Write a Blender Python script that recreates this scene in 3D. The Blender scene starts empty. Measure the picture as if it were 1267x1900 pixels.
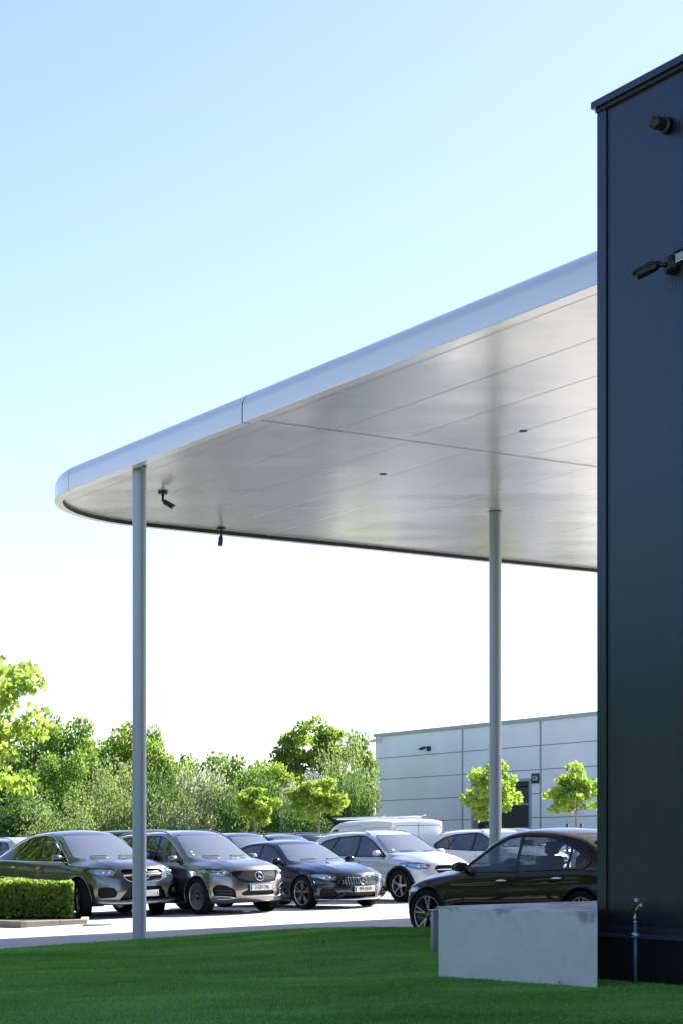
import bpy, bmesh, math, random
import numpy as np
from mathutils import Vector, Matrix
from mathutils.bvhtree import BVHTree
random.seed(7); rng = np.random.default_rng(11)
R = math.radians
scene = bpy.context.scene
col = scene.collection

# ------------------------------------------------------------------ camera
FPX, CX, HY, CAMZ = 3400.0, 633.5, 1588.0, 1.25
cam = bpy.data.cameras.new("camera"); camo = bpy.data.objects.new("camera", cam); col.objects.link(camo)
camo.location = (0, 0, CAMZ); camo.rotation_euler = (R(90), 0, 0)
cam.sensor_fit = 'VERTICAL'; cam.sensor_height = 36; cam.lens = FPX/1900*36
cam.shift_y = (HY-950)/1900; cam.shift_x = 0
cam.clip_start = .1; cam.clip_end = 3000
scene.camera = camo

# ------------------------------------------------------------------ sky, sun, exposure
SUN_AZ, SUN_EL = math.atan2(.70, .71), R(40)
w = bpy.data.worlds.new("World"); scene.world = w; w.use_nodes = True
wn = w.node_tree.nodes; bg = wn['Background']
sky = wn.new('ShaderNodeTexSky'); sky.sky_type = 'NISHITA'; sky.sun_disc = False
sky.sun_elevation = SUN_EL; sky.sun_rotation = SUN_AZ
sky.air_density = 1.0; sky.dust_density = 0.4; sky.ozone_density = 2.6; sky.altitude = 50
tintn = wn.new('ShaderNodeMix'); tintn.data_type = 'RGBA'; tintn.blend_type = 'MULTIPLY'; tintn.inputs[0].default_value = 1.
tintn.inputs[7].default_value = (1.02, .905, .98, 1)
w.node_tree.links.new(sky.outputs[0], tintn.inputs[6]); w.node_tree.links.new(tintn.outputs[2], bg.inputs[0]); bg.inputs[1].default_value = 0.071
sun = bpy.data.lights.new("sun", 'SUN'); suno = bpy.data.objects.new("sun", sun); col.objects.link(suno)
sun.energy = 3.9; sun.angle = R(.5); sun.color = (1, .95, .87)
sd = Vector((math.sin(SUN_AZ)*math.cos(SUN_EL), math.cos(SUN_AZ)*math.cos(SUN_EL), math.sin(SUN_EL)))
suno.rotation_euler = sd.to_track_quat('Z', 'Y').to_euler()
scene.view_settings.view_transform = 'Standard'; scene.view_settings.look = 'None'
scene.view_settings.exposure = 1.95; scene.view_settings.gamma = 1
scene.render.engine = 'CYCLES'

# ------------------------------------------------------------------ materials
MATS = {}
def mat(name, color=(.5,.5,.5), rough=.5, metal=0., coat=0., spec=.5, var=0., vscale=5., bump=0., bscale=50., emit=None, rvar=0.):
    if name in MATS: return MATS[name]
    m = bpy.data.materials.new(name); m.use_nodes = True; nt = m.node_tree
    b = nt.nodes['Principled BSDF']; L = nt.links.new
    b.inputs['Base Color'].default_value = (*color, 1); b.inputs['Roughness'].default_value = rough
    b.inputs['Metallic'].default_value = metal; b.inputs['Coat Weight'].default_value = coat
    b.inputs['Coat Roughness'].default_value = .02; b.inputs['Specular IOR Level'].default_value = spec
    if var > 0 or bump > 0 or rvar > 0:
        tc = nt.nodes.new('ShaderNodeTexCoord')
    if var > 0 or rvar > 0:
        n = nt.nodes.new('ShaderNodeTexNoise'); n.inputs['Scale'].default_value = vscale; n.inputs['Detail'].default_value = 8
        L(tc.outputs['Object'], n.inputs['Vector'])
        if var > 0:
            r = nt.nodes.new('ShaderNodeValToRGB')
            r.color_ramp.elements[0].position = .3; r.color_ramp.elements[1].position = .7
            r.color_ramp.elements[0].color = (*[c*(1-var) for c in color], 1)
            r.color_ramp.elements[1].color = (*[min(1, c*(1+var)) for c in color], 1)
            L(n.outputs['Fac'], r.inputs['Fac']); L(r.outputs['Color'], b.inputs['Base Color'])
        if rvar > 0:
            mr = nt.nodes.new('ShaderNodeMapRange'); mr.inputs['From Min'].default_value = .3; mr.inputs['From Max'].default_value = .7
            mr.inputs['To Min'].default_value = max(0, rough-rvar); mr.inputs['To Max'].default_value = rough+rvar
            L(n.outputs['Fac'], mr.inputs['Value']); L(mr.outputs[0], b.inputs['Roughness'])
    if bump > 0:
        n2 = nt.nodes.new('ShaderNodeTexNoise'); n2.inputs['Scale'].default_value = bscale; n2.inputs['Detail'].default_value = 6
        L(tc.outputs['Object'], n2.inputs['Vector'])
        bp = nt.nodes.new('ShaderNodeBump'); bp.inputs['Strength'].default_value = bump; bp.inputs['Distance'].default_value = .02
        L(n2.outputs['Fac'], bp.inputs['Height']); L(bp.outputs[0], b.inputs['Normal'])
    MATS[name] = m; return m

def paint(name, color, metal=.55, rough=.32, coat=1.):
    if name in MATS: return MATS[name]
    m = mat(name, color, rough, metal, coat)
    return m

def glass(name, tint=.35, color=(.85,.95,1.), ior=1.75, dust=0.):
    if name in MATS: return MATS[name]
    m = bpy.data.materials.new(name); m.use_nodes = True; nt = m.node_tree; nt.nodes.clear(); L = nt.links.new
    out = nt.nodes.new('ShaderNodeOutputMaterial'); mix = nt.nodes.new('ShaderNodeMixShader')
    tr = nt.nodes.new('ShaderNodeBsdfTransparent'); tr.inputs[0].default_value = (tint*color[0], tint*color[1], tint*color[2], 1)
    gl = nt.nodes.new('ShaderNodeBsdfGlossy'); gl.inputs['Roughness'].default_value = .01
    fr = nt.nodes.new('ShaderNodeFresnel'); geo = nt.nodes.new('ShaderNodeNewGeometry'); mr = nt.nodes.new('ShaderNodeMapRange')   # same reflectance from inside the cabin
    mr.inputs['To Min'].default_value = ior; mr.inputs['To Max'].default_value = 1/ior
    L(geo.outputs['Backfacing'], mr.inputs['Value']); L(mr.outputs[0], fr.inputs['IOR'])
    L(fr.outputs[0], mix.inputs[0]); L(tr.outputs[0], mix.inputs[1]); L(gl.outputs[0], mix.inputs[2])
    if dust > 0:
        df = nt.nodes.new('ShaderNodeBsdfDiffuse'); df.inputs[0].default_value = (.76, .83, .90, 1)
        m2 = nt.nodes.new('ShaderNodeMixShader'); m2.inputs[0].default_value = dust
        L(mix.outputs[0], m2.inputs[1]); L(df.outputs[0], m2.inputs[2]); L(m2.outputs[0], out.inputs[0])
    else: L(mix.outputs[0], out.inputs[0])
    MATS[name] = m; return m

def leafmat(name, c1, c2, trans=.5, gloss=.12):
    if name in MATS: return MATS[name]
    m = bpy.data.materials.new(name); m.use_nodes = True; nt = m.node_tree; nt.nodes.clear(); L = nt.links.new
    out = nt.nodes.new('ShaderNodeOutputMaterial')
    at = nt.nodes.new('ShaderNodeAttribute'); at.attribute_name = 'tint'
    rp = nt.nodes.new('ShaderNodeMix'); rp.data_type = 'RGBA'
    rp.inputs[6].default_value = (*c1, 1); rp.inputs[7].default_value = (*c2, 1); L(at.outputs['Fac'], rp.inputs[0])
    d = nt.nodes.new('ShaderNodeBsdfDiffuse'); t = nt.nodes.new('ShaderNodeBsdfTranslucent'); g = nt.nodes.new('ShaderNodeBsdfGlossy')
    g.inputs['Roughness'].default_value = .6
    hs = nt.nodes.new('ShaderNodeHueSaturation'); hs.inputs['Hue'].default_value = .485; hs.inputs['Value'].default_value = 1.38; hs.inputs['Saturation'].default_value = .98
    L(rp.outputs[2], hs.inputs['Color']); L(rp.outputs[2], d.inputs[0]); L(hs.outputs[0], t.inputs[0])
    m1 = nt.nodes.new('ShaderNodeMixShader'); m1.inputs[0].default_value = trans
    m2 = nt.nodes.new('ShaderNodeMixShader'); m2.inputs[0].default_value = gloss*.6
    L(d.outputs[0], m1.inputs[1]); L(t.outputs[0], m1.inputs[2]); L(m1.outputs[0], m2.inputs[1]); L(g.outputs[0], m2.inputs[2])
    L(m2.outputs[0], out.inputs[0]); MATS[name] = m; return m

# ------------------------------------------------------------------ object helpers
def tag(o, label=None, cat=None, group=None, kind=None):
    if label: o['label'] = label
    if cat: o['category'] = cat
    if group: o['group'] = group
    if kind: o['kind'] = kind
    return o
def empty(name, loc, rz=0, label=None, cat=None, group=None):
    o = bpy.data.objects.new(name, None); o.empty_display_size = .2; col.objects.link(o)
    o.location = loc; o.rotation_euler = (0, 0, rz); return tag(o, label, cat, group)
class MB:
    """collects shapes, then links them as ONE mesh object"""
    def __init__(s): s.v = []; s.f = []; s.sm = []; s.n = []
    def add(s, vs, fs, smooth=False, M=None):
        o = len(s.v)
        for p in vs:
            p = Vector(p)
            s.v.append(tuple(M @ p) if M else tuple(p))
        for f in fs: s.f.append([o+i for i in f]); s.sm.append(smooth)
        return s
    def box(s, a, b, M=None):
        x0, y0, z0 = a; x1, y1, z1 = b
        return s.add([(x0,y0,z0),(x1,y0,z0),(x1,y1,z0),(x0,y1,z0),(x0,y0,z1),(x1,y0,z1),(x1,y1,z1),(x0,y1,z1)],
              [(0,3,2,1),(4,5,6,7),(0,1,5,4),(1,2,6,5),(2,3,7,6),(3,0,4,7)], False, M)
    def rbox(s, a, b, r=.02, M=None, seg=3, smooth=True):
        bm = bmesh.new(); bmesh.ops.create_cube(bm, size=1)
        c = [(p+q)/2 for p, q in zip(a, b)]; d = [q-p for p, q in zip(a, b)]
        for v in bm.verts: v.co = Vector((c[0]+v.co.x*d[0], c[1]+v.co.y*d[1], c[2]+v.co.z*d[2]))
        bmesh.ops.bevel(bm, geom=list(bm.edges), offset=min(r, min(d)*.45), segments=seg, affect='EDGES', profile=.5)
        bm.verts.index_update()
        s.add([v.co.copy() for v in bm.verts], [[v.index for v in f.verts] for f in bm.faces], smooth, M); bm.free(); return s
    def tube(s, pts, r, n=8, cap=True, closed=False, smooth=True, M=None, flat=1.):
        pts = [Vector(p) for p in pts]; m = len(pts)
        rs = r if isinstance(r, (list, tuple)) else [r]*m
        vs = []; fs = []; up = None
        for i, p in enumerate(pts):
            if closed: d = pts[(i+1) % m]-pts[i-1]
            else: d = pts[min(i+1, m-1)]-pts[max(i-1, 0)]
            if d.length < 1e-9: d = Vector((0,0,1))
            d.normalize()
            if up is None: up = Vector((0,0,1)) if abs(d.z) < .9 else Vector((1,0,0))
            a = d.cross(up); a.normalize(); b = a.cross(d); up = b
            for k in range(n):
                t = 2*math.pi*k/n; vs.append(p+(a*math.cos(t)*flat+b*math.sin(t))*rs[i])
        for i in range(m if closed else m-1):
            j = (i+1) % m
            for k in range(n):
                l = (k+1) % n; fs.append((i*n+k, i*n+l, j*n+l, j*n+k))
        if cap and not closed: fs.append(tuple(range(n))[::-1]); fs.append(tuple((m-1)*n+k for k in range(n)))
        return s.add(vs, fs, smooth, M)
    def lathe(s, prof, n=24, M=None, smooth=True, closed=False, axis='z'):
        vs = []; fs = []; m = len(prof)
        for (r, h) in prof:
            for k in range(n):
                t = 2*math.pi*k/n
                if axis == 'z': vs.append((r*math.cos(t), r*math.sin(t), h))
                else: vs.append((r*math.cos(t), h, r*math.sin(t)))
        for i in range(m if closed else m-1):
            j = (i+1) % m
            for k in range(n):
                l = (k+1) % n; fs.append((i*n+k, i*n+l, j*n+l, j*n+k))
        return s.add(vs, fs, smooth, M)
    def ball(s, c, r, n=12, M=None):
        rx, ry, rz = r if isinstance(r, (tuple, list)) else (r, r, r); vs = []; fs = []; m = n//2+1
        for i in range(m+1):
            a = math.pi*i/m
            for k in range(n):
                t = 2*math.pi*k/n; vs.append((c[0]+rx*math.sin(a)*math.cos(t), c[1]+ry*math.sin(a)*math.sin(t), c[2]+rz*math.cos(a)))
        for i in range(m):
            for k in range(n):
                l = (k+1) % n; fs.append((i*n+k, (i+1)*n+k, (i+1)*n+l, i*n+l))
        return s.add(vs, fs, True, M)
    def prism(s, poly, z0, z1, M=None):
        n = len(poly); vs = [(x, y, z0) for x, y in poly]+[(x, y, z1) for x, y in poly]
        fs = [tuple(range(n))[::-1], tuple(range(n, 2*n))]+[(i, (i+1) % n, n+(i+1) % n, n+i) for i in range(n)]
        return s.add(vs, fs, False, M)
    def polys(s, P):
        """polygons whose vertices are 6-tuples position + normal"""
        if len(s.n) != len(s.v): raise RuntimeError
        for p in P:
            o = len(s.v)
            for q in p: s.v.append(q[:3]); s.n.append(q[3:])
            s.f.append(list(range(o, o+len(p)))); s.sm.append(True)
        return s
    def build(s, name, m, parent=None, loc=None):
        me = bpy.data.meshes.new(name); me.from_pydata(s.v, [], s.f)
        me.polygons.foreach_set('use_smooth', s.sm); me.materials.append(m)
        if s.n and len(s.n) == len(s.v):
            me.normals_split_custom_set_from_vertices([Vector(n).normalized() for n in s.n])
        me.update()
        o = bpy.data.objects.new(name, me); col.objects.link(o)
        if parent: o.parent = parent
        if loc: o.location = loc
        return o
def fastmesh(name, V, F, m, parent=None, tint=None, smooth=False):
    """V (n,3), F (k,s) equal sized faces"""
    me = bpy.data.meshes.new(name); n = len(V); k, s = F.shape
    me.vertices.add(n); me.vertices.foreach_set('co', np.ascontiguousarray(V, dtype=np.float32).ravel())
    me.loops.add(k*s); me.loops.foreach_set('vertex_index', np.ascontiguousarray(F, dtype=np.int32).ravel())
    me.polygons.add(k); me.polygons.foreach_set('loop_start', np.arange(0, k*s, s, dtype=np.int32))
    me.polygons.foreach_set('loop_total', np.full(k, s, dtype=np.int32))
    if smooth: me.polygons.foreach_set('use_smooth', np.ones(k, dtype=bool))
    me.materials.append(m); me.update(calc_edges=True)
    if tint is not None:
        a = me.attributes.new('tint', 'FLOAT', 'FACE'); a.data.foreach_set('value', np.ascontiguousarray(tint, dtype=np.float32))
    o = bpy.data.objects.new(name, me); col.objects.link(o)
    if parent: o.parent = parent
    return o
def copy_tree(o, parent=None):
    c = o.copy(); col.objects.link(c)
    if parent: c.parent = parent
    for ch in [k for k in CH.get(o, [])]: copy_tree(ch, c)
    return c
def children_map():
    CH.clear()
    for o in bpy.data.objects:
        if o.parent: CH.setdefault(o.parent, []).append(o)
CH = {}
def text_obj(txt, size, m, parent, M, name='lettering', bold=0., extr=.002, xs=1., align='CENTER'):
    c = bpy.data.curves.new(name, 'FONT'); c.body = txt; c.size = size; c.extrude = extr; c.offset = bold
    c.align_x = align; c.align_y = 'CENTER'
    t = bpy.data.objects.new(name, c); col.objects.link(t)
    bpy.context.view_layer.update()
    me = bpy.data.meshes.new_from_object(t.evaluated_get(bpy.context.evaluated_depsgraph_get()))
    bpy.data.objects.remove(t); bpy.data.curves.remove(c)
    me.transform(M @ Matrix.Diagonal((xs, 1, 1, 1))); me.materials.clear(); me.materials.append(m); me.name = name
    o = bpy.data.objects.new(name, me); col.objects.link(o); o.parent = parent; return o

# ------------------------------------------------------------------ ground function and pixel helpers
def ground_z(x, y):
    return .02+.024*(min(max(x, -12), 14)+3)+.008*(min(max(y, 0), 60)-26.5)
def ss(a, b, t):
    t = min(max((t-a)/(b-a), 0), 1); return t*t*(3-2*t)
def mound(x, y): return .035+.15*ss(-2.5, .6, x)*ss(18.5, 23.5, y)
def turf_z(x, y): return ground_z(x, y)+mound(x, y)
def at(px, py, Y): return Vector(((px-CX)/FPX*Y, Y, CAMZ+(HY-py)/FPX*Y))
def hit(px, py, fn=ground_z):
    lo, hi = 3., 400.
    g = lambda Y: at(px, py, Y).z-fn((px-CX)/FPX*Y, Y)
    prev = lo
    for i in range(1, 1600):
        Y = 3+i*.25
        if g(Y) < 0: lo, hi = prev, Y; break
        prev = Y
    for _ in range(40):
        m_ = (lo+hi)/2
        if g(m_) > 0: lo = m_
        else: hi = m_
    return at(px, py, hi)

# ------------------------------------------------------------------ ground, lot, turf
def grid_obj(name, xs, ys, fn, m, kind='structure'):
    V = [(x, y, fn(x, y)) for y in ys for x in xs]; n = len(xs)
    F = [(j*n+i, j*n+i+1, (j+1)*n+i+1, (j+1)*n+i) for j in range(len(ys)-1) for i in range(n-1)]
    o = MB().add(V, F, True).build(name, m); o['kind'] = kind; return o
def asphalt():
    m = mat('lot_asphalt', (.50, .49, .475), .85, var=.10, vscale=.6, bump=.25, bscale=90)
    nt = m.node_tree; b = nt.nodes['Principled BSDF']; L = nt.links.new
    tc = nt.nodes.new('ShaderNodeTexCoord'); n = nt.nodes.new('ShaderNodeTexNoise'); n.inputs['Scale'].default_value = 60; n.inputs['Detail'].default_value = 4
    L(tc.outputs['Object'], n.inputs['Vector'])
    mx = nt.nodes.new('ShaderNodeMix'); mx.data_type = 'RGBA'; mx.blend_type = 'MULTIPLY'; mx.inputs[0].default_value = .6
    r = nt.nodes.new('ShaderNodeValToRGB'); r.color_ramp.elements[0].position = .35; r.color_ramp.elements[1].position = .65
    r.color_ramp.elements[0].color = (.6,.6,.6,1); L(n.outputs['Fac'], r.inputs['Fac'])
    src = b.inputs['Base Color'].links[0].from_socket
    L(src, mx.inputs[6]); L(r.outputs['Color'], mx.inputs[7]); L(mx.outputs[2], b.inputs['Base Color']); return m
grid_obj('ground', [-900,-400,-150,-60,-12,-3,6,14,40,150,400,900], [-60,0,15,30,45,60,90,200,900], lambda x, y: ground_z(x, y)-.02,
         mat('far_ground', (.045, .085, .025), .95, var=.3, vscale=.2))
grid_obj('parking_lot', [-14,-12,-9,-6,-3,0,3,6,9,14,20,30,45], [-3,0]+list(range(5, 76, 5)), ground_z, asphalt())
road_line_m = mat('road_paint', (.78, .77, .74), .7, var=.08, vscale=30)
def strip_on_ground(name, p, q, wdt, m, lift=.004):
    a = hit(*p); b = hit(*q); d = (b-a).to_2d().normalized(); n = Vector((-d.y, d.x))*wdt/2; vs = []; fs = []
    K = 12
    for i in range(K+1):
        c = a.to_2d().lerp(b.to_2d(), i/K)
        for s in (-1, 1):
            t = c+n*s; vs.append((t.x, t.y, ground_z(t.x, t.y)+lift))
    for i in range(K): fs.append((2*i, 2*i+2, 2*i+3, 2*i+1))
    o = MB().add(vs, fs).build(name, m); o['kind'] = 'structure'; return o
strip_on_ground('road_marking', (196, 1719), (745, 1685.5), .11, road_line_m)
strip_on_ground('gutter_joint', (196, 1716), (745, 1682.5), .03, mat('joint_dark', (.12,.12,.11), .9), .005)

def turf():
    edge_px = [(-1500,1905),(-900,1846),(-500,1806),(-200,1779),(-60,1767),(0,1761.5),(120,1752),(245,1744),(330,1738),(430,1731),(530,1724.5),(600,1721.5),(700,1720.5),(800,1721),(900,1722),(1000,1724),(1200,1730),(1600,1745)]
    xs = np.array([e[0] for e in edge_px], float); ys = np.array([e[1] for e in edge_px], float)
    px = np.concatenate([np.linspace(-1500, -60, 30), np.linspace(-40, 1160, 90), np.linspace(1200, 1600, 8)])
    py = np.interp(px, xs, ys); rows = 60; V = []; F = []
    n = len(px); edge = []
    for a, b in zip(px, py):
        p = hit(a, b, turf_z); edge.append((p.x, p.y))
    for j in range(rows+2):
        for i in range(n):
            ex, ey = edge[i]; t = max(0, j-1)/rows; Y = ey+(2.-ey)*t; x = ex*Y/ey
            if j == 0: V.append((ex, ey+.02, ground_z(ex, ey)-.01))
            else: V.append((x, Y, turf_z(x, Y)))
    for j in range(rows+1):
        for i in range(n-1): F.append((j*n+i, (j+1)*n+i, (j+1)*n+i+1, j*n+i+1))
    m = mat('turf_base', (.075, .27, .04), .95, var=.45, vscale=2.2, bump=.6, bscale=160)
    o = MB().add(V, F, True).build('lawn', m); o['kind'] = 'structure'
    # short blades
    N = 210000; u = rng.random(N); pxr = -60+1400*rng.random(N)
    eY = np.interp(pxr, px, [e[1] for e in edge])
    Yn = 12.5; q = 1.25   # screen-uniform-ish density
    Y = 1/((1/Yn)+(1/eY-1/Yn)*(1-(1-u)**q)) if False else Yn+(eY-Yn)*u**.8
    x = (pxr-CX)/FPX*Y
    gz = .02+.024*(np.clip(x, -12, 14)+3)+.008*(np.clip(Y, 0, 60)-26.5)
    def s_(a, b, t): t = np.clip((t-a)/(b-a), 0, 1); return t*t*(3-2*t)
    gz = gz+.035+.15*s_(-2.5, .6, x)*s_(18.5, 23.5, Y)
    h = .012+.012*rng.random(N); wd = .004+.004*rng.random(N)
    # patches that lie the same way
    ph = 1.3*np.sin(x*1.1+.7*Y)+1.1*np.sin(2.3*x-1.7*Y+1)+rng.normal(0, .9, N)
    lean = .6+.4*rng.random(N); dx = np.cos(ph)*h*lean; dy = np.sin(ph)*h*lean
    a = rng.random(N)*math.pi; wx = np.cos(a)*wd; wy = np.sin(a)*wd
    V = np.zeros((N, 3, 3)); V[:, 0] = np.stack([x-wx, Y-wy, gz-.002], 1); V[:, 1] = np.stack([x+wx, Y+wy, gz-.002], 1)
    V[:, 2] = np.stack([x+dx, Y+dy, gz+h], 1)
    st = np.zeros(N)
    for k in range(26):
        fx, fy = rng.normal(0, 1.8), rng.normal(0, 5.); st += np.sin(fx*x+fy*Y+rng.random()*6.28)
    st /= math.sqrt(13); tint = np.clip(.45+.15*st+rng.normal(0, .2, N), 0, 1)
    g = fastmesh('grass', V.reshape(-1, 3), np.arange(N*3).reshape(N, 3), leafmat('turf_blade', (.08,.25,.03), (.25,.54,.10), .25, .03), None, tint)
    tag(g, 'short dense dark green artificial grass in the foreground', 'grass', kind='stuff')
turf()

# a few dry leaves / litter on the turf
lit_m = mat('dry_leaf', (.35,.22,.12), .8)
for k, (px, py, s, lb) in enumerate([(601, 1752, .07, 'large pale curled litter scrap on the turf left of the wall'), (1162, 1846, .035, 'tiny dry leaf on the turf just left of the standpipe'), (1040, 1829, .035, 'small dry leaf against the foot of the concrete wall')]):
    p = hit(px, py, turf_z); mb = MB(); vs = []
    for i in range(8):
        t = i*math.pi/4; r = s*(1 if i % 2 else .6); vs.append((r*math.cos(t), r*.5*math.sin(t), .02+.012*math.sin(3*t)))
    mb.add(vs+[(0,0,.03)], [(i, (i+1) % 8, 8) for i in range(8)]); mb.add([(x, y, z-.004) for x, y, z in vs]+[(0,0,.026)], [((i+1) % 8, i, 8) for i in range(8)])
    tag(mb.build('fallen_leaf', lit_m, None, (p.x, p.y, p.z+.01)), lb, 'leaf', 'litter on the turf')

# ------------------------------------------------------------------ canopy
ZC = 5.65+CAMZ             # underside of the fascia lip
def v2(px, py, rel=5.65):
    Y = rel*FPX/(HY-py); return Vector(((px-CX)/FPX*Y, Y))
EA = (v2(1108, 527)-v2(450, 784)).normalized()     # near edge, towards the building and the camera
P0 = v2(450, 784)
EB = Vector((.857, .515)).normalized()              # far edge, to the right and away
P1 = v2(245, 977)
# corner of the two lines
def isect(p, d, q, e):
    det = d.x*(-e.y)+e.x*d.y; r = q-p; s = (r.x*(-e.y)+e.x*r.y)/det; return p+d*s
CORN = isect(P0, EA, P1, EB)
RAD = 2.35
lenA = 15.6; lenB = 19.
outline = []
A_end = CORN+EA*lenA; B_end = CORN+EB*lenB
ta = CORN+EA*RAD; tb = CORN+EB*RAD
for i in range(25):       # rounded tip (quadratic-conic through both tangent points)
    t = i/24; w_ = .72
    a, b, c = (1-t)**2, 2*t*(1-t)*w_, t*t; outline.append((ta*a+CORN*b+tb*c)/(a+b+c))
path = [A_end+(ta-A_end)*(i/24) for i in range(24)]+outline+[tb+(B_end-tb)*(i/30) for i in range(1, 31)]
far_corner = A_end+EB*lenB
def inward(path):
    N = []
    for i in range(len(path)):
        d = (path[min(i+1, len(path)-1)]-path[max(i-1, 0)]).normalized(); N.append(Vector((d.y, -d.x)))
    return N
INW = inward(path)
cx_ = (A_end+B_end)/2
if (cx_-path[30]).dot(INW[30]) < 0: INW = [-n for n in INW]
fascia_m = mat('fascia_silver', (.75,.735,.70), .22, .5)
soffit_m = mat('soffit_satin', (.64,.635,.615), .20, .55)
def soffit_nodes():
    nt = soffit_m.node_tree; b = nt.nodes['Principled BSDF']; L = nt.links.new
    tc = nt.nodes.new('ShaderNodeTexCoord')
    # faint water stains and the slight oil-canning of sheet metal
    n = nt.nodes.new('ShaderNodeTexNoise'); n.inputs['Scale'].default_value = .4; n.inputs['Detail'].default_value = 1
    mp = nt.nodes.new('ShaderNodeMapping'); mp.inputs['Rotation'].default_value = (0,0,R(-57)); mp.inputs['Scale'].default_value = (.55, 1.6, 1)
    L(tc.outputs['Object'], mp.inputs['Vector']); L(mp.outputs[0], n.inputs['Vector'])
    bp = nt.nodes.new('ShaderNodeBump'); bp.inputs['Strength'].default_value = .5; bp.inputs['Distance'].default_value = .05
    L(n.outputs['Fac'], bp.inputs['Height']); L(bp.outputs[0], b.inputs['Normal'])
    s = nt.nodes.new('ShaderNodeTexNoise'); s.inputs['Scale'].default_value = 1.3; s.inputs['Detail'].default_value = 9; s.inputs['Distortion'].default_value = .6
    L(mp.outputs[0], s.inputs['Vector'])
    r = nt.nodes.new('ShaderNodeValToRGB'); r.color_ramp.elements[0].position = .28; r.color_ramp.elements[1].position = .46
    r.color_ramp.elements[0].color = (.56,.55,.53,1); r.color_ramp.elements[1].color = (.63,.625,.605,1)
    L(s.outputs['Fac'], r.inputs['Fac']); L(r.outputs[0], b.inputs['Base Color'])
soffit_nodes()
gap_m = mat('gap_black', (.012,.014,.016), .6)
cano = empty('canopy', (CORN.x, CORN.y, ZC), 0, 'silver flat canopy with rounded tip standing on slender round columns', 'canopy')
def canopy():
    # fascia: bullnose profile swept along the outline; (inset, height)
    H = .42
    prof = [(.13, 0.0), (.004, 0.0), (0, .004), (0, .20)]
    for i in range(1, 9):
        a = i/8*math.pi/2; prof.append((.22*(1-math.cos(a)), .20+.22*math.sin(a)))
    prof += [(.6, H+.012), (1.6, H+.03)]
    # arc-length of the seam on the near edge
    seamA = v2(450, 784)
    for seg in (0, 1):
        idx = [i for i in range(len(path)) if True]
        pts = []; nn = []
        # split near edge at the seam
        dseam = (seamA-CORN).length
        for i in idx:
            onA = i < 24; d = (path[i]-CORN).length
            if seg == 0 and onA and d > dseam: pts.append(path[i]); nn.append(INW[i])
            if seg == 1 and not (onA and d > dseam): pts.append(path[i]); nn.append(INW[i])
        if seg == 0: pts.append(CORN+EA*(dseam+.012)); nn.append(INW[5])
        else: pts.insert(0, CORN+EA*(dseam-.012)); nn.insert(0, INW[5])
        V = []; F = []; k = len(prof)
        for p, n in zip(pts, nn):
            for (i_, h) in prof: q = p+n*i_; V.append((q.x-CORN.x, q.y-CORN.y, h))
        for i in range(len(pts)-1):
            for j in range(k-1): F.append((i*k+j, i*k+j+1, (i+1)*k+j+1, (i+1)*k+j))
        o = MB().add(V, F, True).build('fascia', fascia_m, cano)
        sm = o.modifiers.new('split', 'EDGE_SPLIT'); sm.split_angle = R(40)
        # dark inner face behind the lip
        V = []; F = []
        for p, n in zip(pts, nn):
            q = p+n*.13
            for h in (0, .075): V.append((q.x-CORN.x, q.y-CORN.y, h))
        for i in range(len(pts)-1): F.append((2*i, 2*i+1, 2*i+3, 2*i+2))
        MB().add(V, F).build('lip_reveal', gap_m, cano)
    # seam gap + tip panel joints
    mb = MB()
    def seamstrip(p, n, wd):
        d = Vector((-n.y, n.x))*wd; V = []
        for (i_, h) in prof[:-2]:
            q = p+n*(i_+ (-.003 if i_ < .2 else 0)); V += [(q.x-CORN.x-d.x, q.y-CORN.y-d.y, h), (q.x-CORN.x+d.x, q.y-CORN.y+d.y, h)]
        mb.add(V, [(2*i, 2*i+1, 2*i+3, 2*i+2) for i in range(len(V)//2-1)])
    seamstrip(CORN+EA*((seamA-CORN).length)+INW[5]*.006, INW[5], .016)
    mb.build('expansion_joint', gap_m, cano)
    for q in (24, 48):
        mb = MB(); seamstrip(path[q]-INW[q]*-.001, INW[q], .004)
        mb.build('fascia_joint', mat('joint_grey', (.2,.23,.26), .5), cano)
    # soffit with an expansion gap at the seam; seam direction EB from seamA
    sA = (seamA-CORN).length
    def soff(poly, name):
        n = len(poly); V = [(p.x-CORN.x, p.y-CORN.y, .062) for p in poly]
        bm = bmesh.new(); vs = [bm.verts.new(v) for v in V]; f = bm.faces.new(vs)
        bm.normal_update()
        if f.normal.z > 0: f.normal_flip()
        me = bpy.data.meshes.new(name); bm.to_mesh(me); bm.free(); me.materials.append(soffit_m)
        o = bpy.data.objects.new(name, me); col.objects.link(o); o.parent = cano
    ins = [p+n*.132 for p, n in zip(path, INW)]
    near = [CORN+EA*lenA+EB*.132, CORN+EA*(sA+.014)+EB*.132, CORN+EA*(sA+.014)+EB*lenB, CORN+EA*lenA+EB*lenB]
    soff(near, 'soffit_field')
    tip = [CORN+EA*(sA-.014)+EB*.132]+[p for i, p in enumerate(ins) if not (i < 24)]+[CORN+EA*(sA-.014)+EB*lenB]
    soff(tip, 'soffit_field')
    # black back-up of the gaps, roof top, top sheet
    mb = MB()
    V = [(p.x-CORN.x, p.y-CORN.y, .09) for p in path]+[((far_corner-CORN).x, (far_corner-CORN).y, .09)]
    mb.add(V, [tuple(range(len(V)))]); mb.build('deck', gap_m, cano)
    mb = MB(); ii = [p+n*1.5 for p, n in zip(path, INW)]
    top = [CORN+EA*lenA+EB*1.3]+[p for i, p in enumerate(ii) if 2 < i]+[B_end+EA*1.3, far_corner]
    cc = [(p.x-CORN.x, p.y-CORN.y, .44) for p in [CORN+EA*lenA+EB*1.3, CORN+EA*1.3+EB*1.3, B_end+EA*1.3, far_corner]]
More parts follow.
